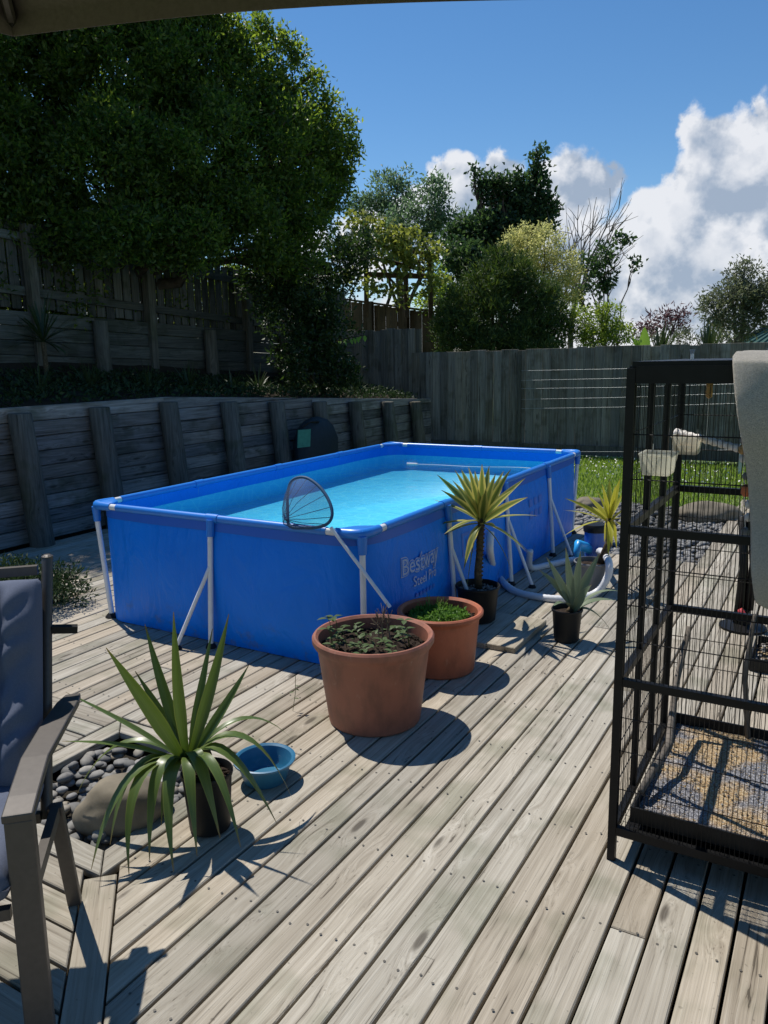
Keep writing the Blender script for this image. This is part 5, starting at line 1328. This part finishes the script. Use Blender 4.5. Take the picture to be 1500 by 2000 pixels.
# big dark tree behind the terrace fence
bl = [blob(x, y, Y, r) for x, y, Y, r in (
    (60, 130, 11.0, 150), (230, 150, 11.3, 150), (375, 150, 11.6, 125), (470, 165, 12.0, 85), (330, 60, 11.5, 80), (430, 75, 11.9, 50), (530, 205, 12.2, 58),
    (30, 330, 10.4, 150), (200, 330, 10.6, 150), (370, 320, 11.0, 150), (520, 300, 11.8, 110), (590, 250, 12.4, 70), (630, 290, 12.6, 65), (655, 330, 12.8, 40),
    (90, 440, 10.0, 90), (230, 460, 10.0, 90), (360, 470, 10.4, 80), (470, 440, 11.2, 90), (580, 400, 12.0, 80), (640, 370, 12.5, 50), (555, 490, 11.8, 70), (615, 155, 12.4, 18), (585, 110, 12.2, 20), (545, 80, 12.2, 24), (500, 55, 12.1, 26), (640, 200, 12.4, 22), (690, 290, 12.6, 16), (680, 240, 12.6, 14),
    (-120, 250, 10.0, 190), (-120, 20, 10.3, 190), (90, -60, 11.0, 170), (280, -30, 11.5, 120), (-330, 160, 9.0, 190), (-420, 40, 8.3, 170), (-260, 380, 8.8, 130))]
for q in range(9):
    bl.append((W(-4.95, .2+q*1.05, 2.5+.1*(q % 3)), (.75, .75, .85)))
fence_clear = lambda P: ((P-O)@E1 < -3.7) | (P[:, 2] > 2.9)
tree('broadleaf_tree', 'huge dark leafy tree overhanging the terrace fence at the left', W(-5.6, 4.6, 1.6), bl, 'leaf_dark_tree', 'bark_brown', 4300, 3, .080, .034, .06, .20, .42, sub=42, subr=(.18, .40), nlimb=22, trim=fence_clear)
# shrub below it by the corner
bl = [blob(x, y, Y, r) for x, y, Y, r in ((600, 560, 12.6, 70), (660, 520, 13, 60), (560, 600, 12.2, 60), (640, 640, 12.6, 65), (590, 690, 12.2, 60), (660, 720, 12.6, 45), (530, 540, 12.0, 55), (700, 480, 13.3, 35))]
tree('corner_shrub', 'dense dark shrub filling the terrace corner below the big tree', W(-3.6, 7.6, 1.2), bl, 'leaf_shrub_dark', 'bark_brown', 2600, 3, .085, .035, .05, .06, .4, 'shrub', sub=22, subr=(.28, .5), nlimb=8)
sp = thing('leafy_twig', at(660, 668, 12.0), 'sunlit lime green twig hanging out of the dark corner shrub', 'twig')
a, b = at(655, 668, 12.0), at(712, 655, 11.6); mb = MB(); mb.tube([a, (a+b)/2+EZ*.02, b], .005, 5); mb.build('stem', 'bark_brown', sp)
for q in np.linspace(.15, 1, 8):
    small_leaf(sp, a+(b-a)*q, (.5+random.gauss(0, .3), -.6, random.gauss(-.5, .3)), .10, .055, 'leaf_banana')
def far_tree(name, label, blobs, mat, per, pt, ln, wd, spread, bark='bark_brown', tr=.12, ground=0.0, cat='tree', nl=7, sub=20, subr=(.24, .45), **kw):
    bl = [blob(*b) for b in blobs]; cc = np.mean([b[0] for b in bl], 0); base = np.array([cc[0], cc[1]+.1, ground])
    return tree(name, label, base, bl, mat, bark, per, pt, ln, wd, spread, tr, .5, cat, sub=sub, subr=subr, nlimb=nl, **kw)
far_tree('blue_green_tree', 'pale blue green airy tree left of the tall dark tree', [(760, 380, 27, 42), (780, 350, 27, 26), (730, 410, 27, 36), (840, 410, 26, 45), (850, 370, 26, 28), (700, 400, 27, 22), (790, 450, 26, 55), (870, 450, 26, 45), (760, 480, 26, 45)], 'leaf_bluegreen', 620, 3, .15, .06, .10, tr=.14)
far_tree('maple_tree', 'tall dark green upright tree against the clouds in the middle', [(1048, 370, 24, 26, (.8, .8, 2.2)), (1053, 305, 24, 12, (.8, .8, 2.0)), (1015, 370, 24, 24, (.9, .9, 2.0)), (985, 360, 24, 20, (.8, .8, 1.9)), (960, 370, 24, 20, (.8, .8, 2.0)), (938, 360, 24, 12, (.7, .7, 2.2)), (925, 335, 24, 8, (.6, .6, 1.6)), (1065, 400, 24, 18, (.8, .8, 1.8)), (1020, 440, 24, 46), (970, 450, 24, 46), (1050, 440, 24, 34), (930, 450, 24, 36), (900, 470, 24, 34), (1080, 405, 24, 12), (905, 520, 23, 45), (960, 540, 23, 50), (890, 590, 22, 45), (1000, 520, 23, 45)], 'leaf_maple', 1500, 3, .15, .085, .10, tr=.18, sub=24)
far_tree('golden_shrub', 'pale golden blossoming bush behind the dark conifer', [(1030, 500, 19.5, 45), (1060, 480, 19.5, 42), (1095, 520, 19.5, 40), (1000, 480, 19.5, 26), (1080, 570, 19.5, 45), (1030, 460, 19.5, 22), (1110, 570, 19.5, 26), (1120, 535, 19.5, 22)], 'leaf_gold', 1900, 3, .07, .035, .06, tr=.07, cat='shrub')
# conifer: tufted cone
far_tree('conifer', 'bushy dark conifer with golden tips leaning over the far fence', [(980, 625, 16.5, 95), (955, 560, 16.5, 62), (1000, 545, 16.5, 50), (975, 510, 16.5, 30), (910, 620, 16.2, 62), (1055, 610, 16.5, 60), (1080, 655, 16.5, 46), (885, 655, 16.2, 46), (950, 680, 16, 56), (1030, 680, 16, 60), (870, 625, 16.2, 26), (1030, 570, 16.5, 46)], 'leaf_conifer', 2400, 4, .12, .022, .05, tr=.12, subr=(.20, .42), sub=34, upbias=.9)
far_tree('green_bush', 'fresh green leafy bush topping the far fence right of the conifer', [(1160, 640, 16.5, 42), (1130, 625, 16.5, 32), (1190, 630, 16.5, 36), (1215, 650, 16.5, 24), (1150, 670, 16.3, 36), (1200, 670, 16.3, 32), (1180, 605, 16.5, 18)], 'leaf_fresh', 1900, 3, .07, .03, .04, tr=.05, cat='shrub')
far_tree('sparse_tree', 'thin tree with scattered dark leaves left of the clouds', [(1150, 520, 20, 28), (1180, 495, 20, 22), (1208, 475, 20, 18), (1240, 515, 20, 13), (1165, 555, 20, 26), (1135, 575, 20, 20), (1190, 540, 20, 16), (1225, 468, 20, 9)], 'leaf_maple', 700, 3, .11, .075, .06, tr=.05, subr=(.2, .5), sub=9)
far_tree('purple_cordyline', 'low purple leaved shrub on the skyline behind the fence', [(1270, 635, 22, 22), (1300, 625, 22, 20), (1330, 620, 22, 18), (1245, 640, 22, 12), (1320, 640, 22, 20)], 'leaf_purple', 700, 3, .16, .04, .08, 'bark_grey', .05, cat='shrub')
far_tree('olive_tree', 'grey green feathery tree at the right edge of the skyline', [(1440, 590, 24, 50), (1470, 560, 24, 45), (1440, 540, 24, 24), (1455, 520, 24, 14), (1400, 610, 24, 32), (1390, 580, 24, 16), (1500, 600, 24, 55), (1550, 570, 24, 55), (1430, 640, 24, 42), (1375, 600, 24, 12)], 'leaf_olive', 900, 3, .13, .045, .10, 'bark_grey', .1, subr=(.24, .5))
far_tree('skyline_hedge', 'dull green hedge line along the top of the far fence', [(1290, 665, 18, 18), (1340, 660, 18, 20), (1380, 665, 18, 20), (1410, 660, 18, 18), (1250, 668, 18, 14)], 'leaf_olive', 1600, 3, .08, .03, .05, tr=.04, cat='hedge')
far_tree('back_shrub', 'shadowy shrub between the vine pergola and the conifer', [(830, 590, 17.5, 22), (860, 560, 18, 25), (850, 540, 18, 20), (840, 500, 19, 20)], 'leaf_fresh', 1300, 3, .08, .05, .06, tr=.04, cat='shrub')
# spiky plants on the skyline
for x, y, lab in ((1290, 650, 'spiky flax plant on the skyline beside the lime banana leaf'), (1385, 650, 'spiky flax plant on the skyline below the grey green tree')):
    c = at(x, y+18, 17.0); r = thing('flax_plant', c-EZ*.3, lab, 'plant', 'skyline flax')
    for i in range(26):
        an = random.uniform(0, 6.3); el = random.uniform(.35, 1.4); d = np.array([math.cos(an)*math.cos(el), math.sin(an)*math.cos(el), math.sin(el)]); L_ = random.uniform(.35, .6)
        blade(r, c-EZ*.3, c-EZ*.3+d*L_*.8+EZ*.1, c+d*L_, .05, 'blade_flax', n=6)
bn_ = at(1258, 678, 16.5); r = thing('banana_plant', bn_, 'single bright lime banana leaf rising above the far fence', 'plant')
blade(r, bn_-EZ*.2, (bn_+at(1257, 640, 16.5))/2, at(1259, 638, 16.5), .26, 'leaf_banana', n=8, nref=np.array([.2, -1, .1]))
blade(r, bn_-EZ*.2, at(1245, 668, 16.5), at(1232, 660, 16.5), .16, 'leaf_banana', n=8, nref=np.array([.2, -1, .3]))
# bare tree
b0 = at(1115, 640, 21.0); r = thing('bare_tree', np.array([b0[0], b0[1], 0]), 'leafless tree with fine spreading twigs against the clouds', 'tree')
mb = MB(); hub = at(1125, 575, 21.0); mb.tube([np.array([b0[0], b0[1], 0]), b0, hub], [.10, .07, .05], 8)
for x, y in ((1180, 400), (1215, 370), (1150, 400), (1235, 415), (1110, 430), (1095, 440), (1200, 440), (1240, 480), (1165, 385), (1130, 400), (1075, 450), (1190, 480), (1060, 470), (1225, 395)):
    e = at(x, y, 21+random.uniform(-1, 1)); p, q = limb(hub-(hub-b0)*random.uniform(0, .4), e, .03, .006, .12, 7, x); mb.tube(p, q, 5)
    for j in range(6):
        k = random.randint(2, 5); e2 = p[k]+(e-p[k])*random.uniform(.5, .9)+rng.normal(size=3)*.28; p2, q2 = limb(p[k], e2, .011, .004, .1, 4, j); mb.tube(p2, q2, 4)
mb.build('trunk', 'bark_grey', r)
# vine pergola
pg = thing('vine_pergola', at(770, 600, 16.5)*np.array([1, 1, 0]), 'timber pergola overgrown with yellow green grape vine', 'pergola')
for x0, y0, x1, y1, wdt in ((712, 500, 830, 528, .08), (715, 536, 840, 540, .10), (700, 470, 850, 500, .06), (790, 470, 795, 620, .10), (838, 500, 842, 620, .10), (715, 470, 716, 620, .10)):
    mb = MB(); mb.bar(at(x0, y0, 16.5+.1*(x0 % 3)), at(x1, y1, 16.6+.1*(x1 % 3)), wdt, wdt*.9, np.array([0, 1.0, .2])); mb.build('beam', 'brown_wood', pg)
vb = [blob(x, y, 16.3, q) for x, y, q in ((700, 440, 30), (730, 450, 34), (765, 470, 36), (800, 480, 34), (830, 500, 26), (850, 490, 20), (690, 480, 22), (745, 500, 28), (790, 520, 22), (740, 560, 26), (700, 545, 26), (780, 575, 20), (855, 540, 22), (820, 560, 16))]
P, D = clump_points(vb, 480, 16, (.25, .5)); pos, d = leaves_on(P, D, 3, .06, -.1)
link_mesh('vine_leaves', leaves_mesh('vine_leaves', 'leaf_vine', pos, d, .11, .09, ORG[pg.name]), pg)['kind'] = 'stuff'
# terrace plants
def tuft(name, label, c, n, L0, L1, wd, mat, group=None, cat='plant', elo=.3):
    r = thing(name, c, label, cat, group)
    for i in range(n):
        an = random.uniform(0, 6.3); el = random.uniform(elo, 1.45); L_ = random.uniform(L0, L1); d = np.array([math.cos(an)*math.cos(el), math.sin(an)*math.cos(el), math.sin(el)])
        t = np.array(c)+d*L_-EZ*L_*.18*math.cos(el); blade(r, c, np.array(c)+d*L_*.55+EZ*L_*.12, t, wd, mat, n=6)
    return r
cx = on_s(85, 668, -3.9); tr_ = thing('cordyline', np.array([cx[0], cx[1], 1.5]), 'dark spiky cordyline growing on the terrace at the far left', 'plant')
mb = MB(); mb.tube([np.array([cx[0], cx[1], 1.5]), cx], .03, 8); mb.build('trunk', 'stem_brown', tr_)
for i in range(46):
    an = random.uniform(0, 6.3); el = random.uniform(-.3, 1.4); d = np.array([math.cos(an)*math.cos(el), math.sin(an)*math.cos(el), math.sin(el)]); L_ = random.uniform(.42, .68)
    blade(tr_, cx, cx+d*L_*.6+EZ*.03, cx+d*L_-EZ*.06, .030, 'blade_flax', n=6)
names = ['by the cordyline', 'left of the tall fence post', 'under the tall fence post', 'right of the tall fence post', 'above the third wall post', 'above the fourth wall post', 'above the green sack label', 'near the dark corner shrub', 'below the sunlit twig', 'at the far left terrace end']
for i, (t, s) in enumerate(((1.9, -3.0), (2.7, -3.2), (3.4, -3.0), (4.2, -3.1), (4.9, -3.0), (5.6, -3.1), (6.4, -3.0), (7.2, -3.1), (8.1, -3.0), (1.2, -3.2))):
    c = W(s, t, terrace_z(s, t)-.02); tuft('grass_tuft', 'dim strappy grass tuft on the terrace '+names[i], c, 34, .22, .50, .018, 'blade_flax', 'terrace grass tufts', elo=.4)
n = 9000; T_ = rng.uniform(-1, 9.6, n); S_ = rng.uniform(-4.1, -2.56, n)
pos = np.array([W(s, t, terrace_z(s, t)+rng.uniform(0, .10)) for s, t in zip(S_, T_)])
o = link_mesh('ground_cover', leaves_mesh('ground_cover', 'leaf_groundcover', pos, rng.normal(size=(n, 3))+np.array([0, 0, .8]), .07, .03)); tag(o, 'dark low ground cover growing along the terrace bed', 'ground cover', kind='stuff')
# low dark bush on the deck edge behind the chair
gc_ = thing('low_shrub', gz(70, 1150), 'low dark green shrub mound on the deck behind the armchair', 'shrub')
P, D = clump_points([(gz(115, 1150, .12), (.26, .26, .16)), (gz(60, 1140, .14), (.3, .3, .18)), (gz(-10, 1140, .14), (.32, .32, .18)), (gz(-90, 1150, .14), (.3, .3, .2))], 11000, 24, (.3, .5)); P[:, 2] = np.abs(P[:, 2])
pos, d = leaves_on(P, D, 3, .02, .4); link_mesh('crown', leaves_mesh('crown', 'leaf_groundcover', pos, d, .04, .012, ORG[gc_.name]), gc_)
mb = MB()
for q in range(14): a = gz(random.uniform(-60, 130), 1165, 0); mb.tube([a, a+np.array([random.gauss(0, .05), random.gauss(0, .05), .18])], .004, 5)
mb.build('stems', 'bark_brown', gc_)['kind'] = 'stuff'
# neighbour house with green roof
hr = thing('neighbour_house', at(1500, 690, 26)*np.array([1, 1, 0]), 'house with a dark green corrugated roof at the right skyline', 'house')
ra, rb_, rc = at(1415, 680, 25), at(1570, 606, 28)-np.array([0, 3.0, 0]), at(1640, 690, 25)
mb = MB(); mb.add([ra, rc, rb_+np.array([0, 3, .0]), ra-EZ*.12, rc-EZ*.12, rb_+np.array([0, 3, -.12])], [(0, 1, 2), (3, 5, 4), (0, 3, 4, 1), (1, 4, 5, 2), (2, 5, 3, 0)]); mb.build('roof', 'roof_green', hr)
mb = MB(); mb.tube([ra+np.array([0, -.03, .03]), rb_+np.array([0, 2.97, .05])], .06, 6); mb.build('ridge_cap', 'dark_plastic', hr)
mb = MB()
for i in range(16):
    q = i/15; a = ra+(rc-ra)*q; b = rb_+np.array([0, 3, 0]); mb.tube([a+EZ*.015, a+(b-a)*.97+EZ*.015], .025, 5)
mb.build('corrugation', 'roof_green', hr)
mb = MB(); mb.box((ra+rc)/2+np.array([.3, 1.7, -1.6]), (1.4, 0, 0), (0, 1.2, 0), EZ*1.45); mb.build('wall', 'house_wall', hr)
mb = MB(); mb.tube([ra-EZ*.08+np.array([0, -.05, 0]), rc-EZ*.08+np.array([0, -.05, 0])], .06, 8); mb.build('gutter', 'dark_plastic', hr)
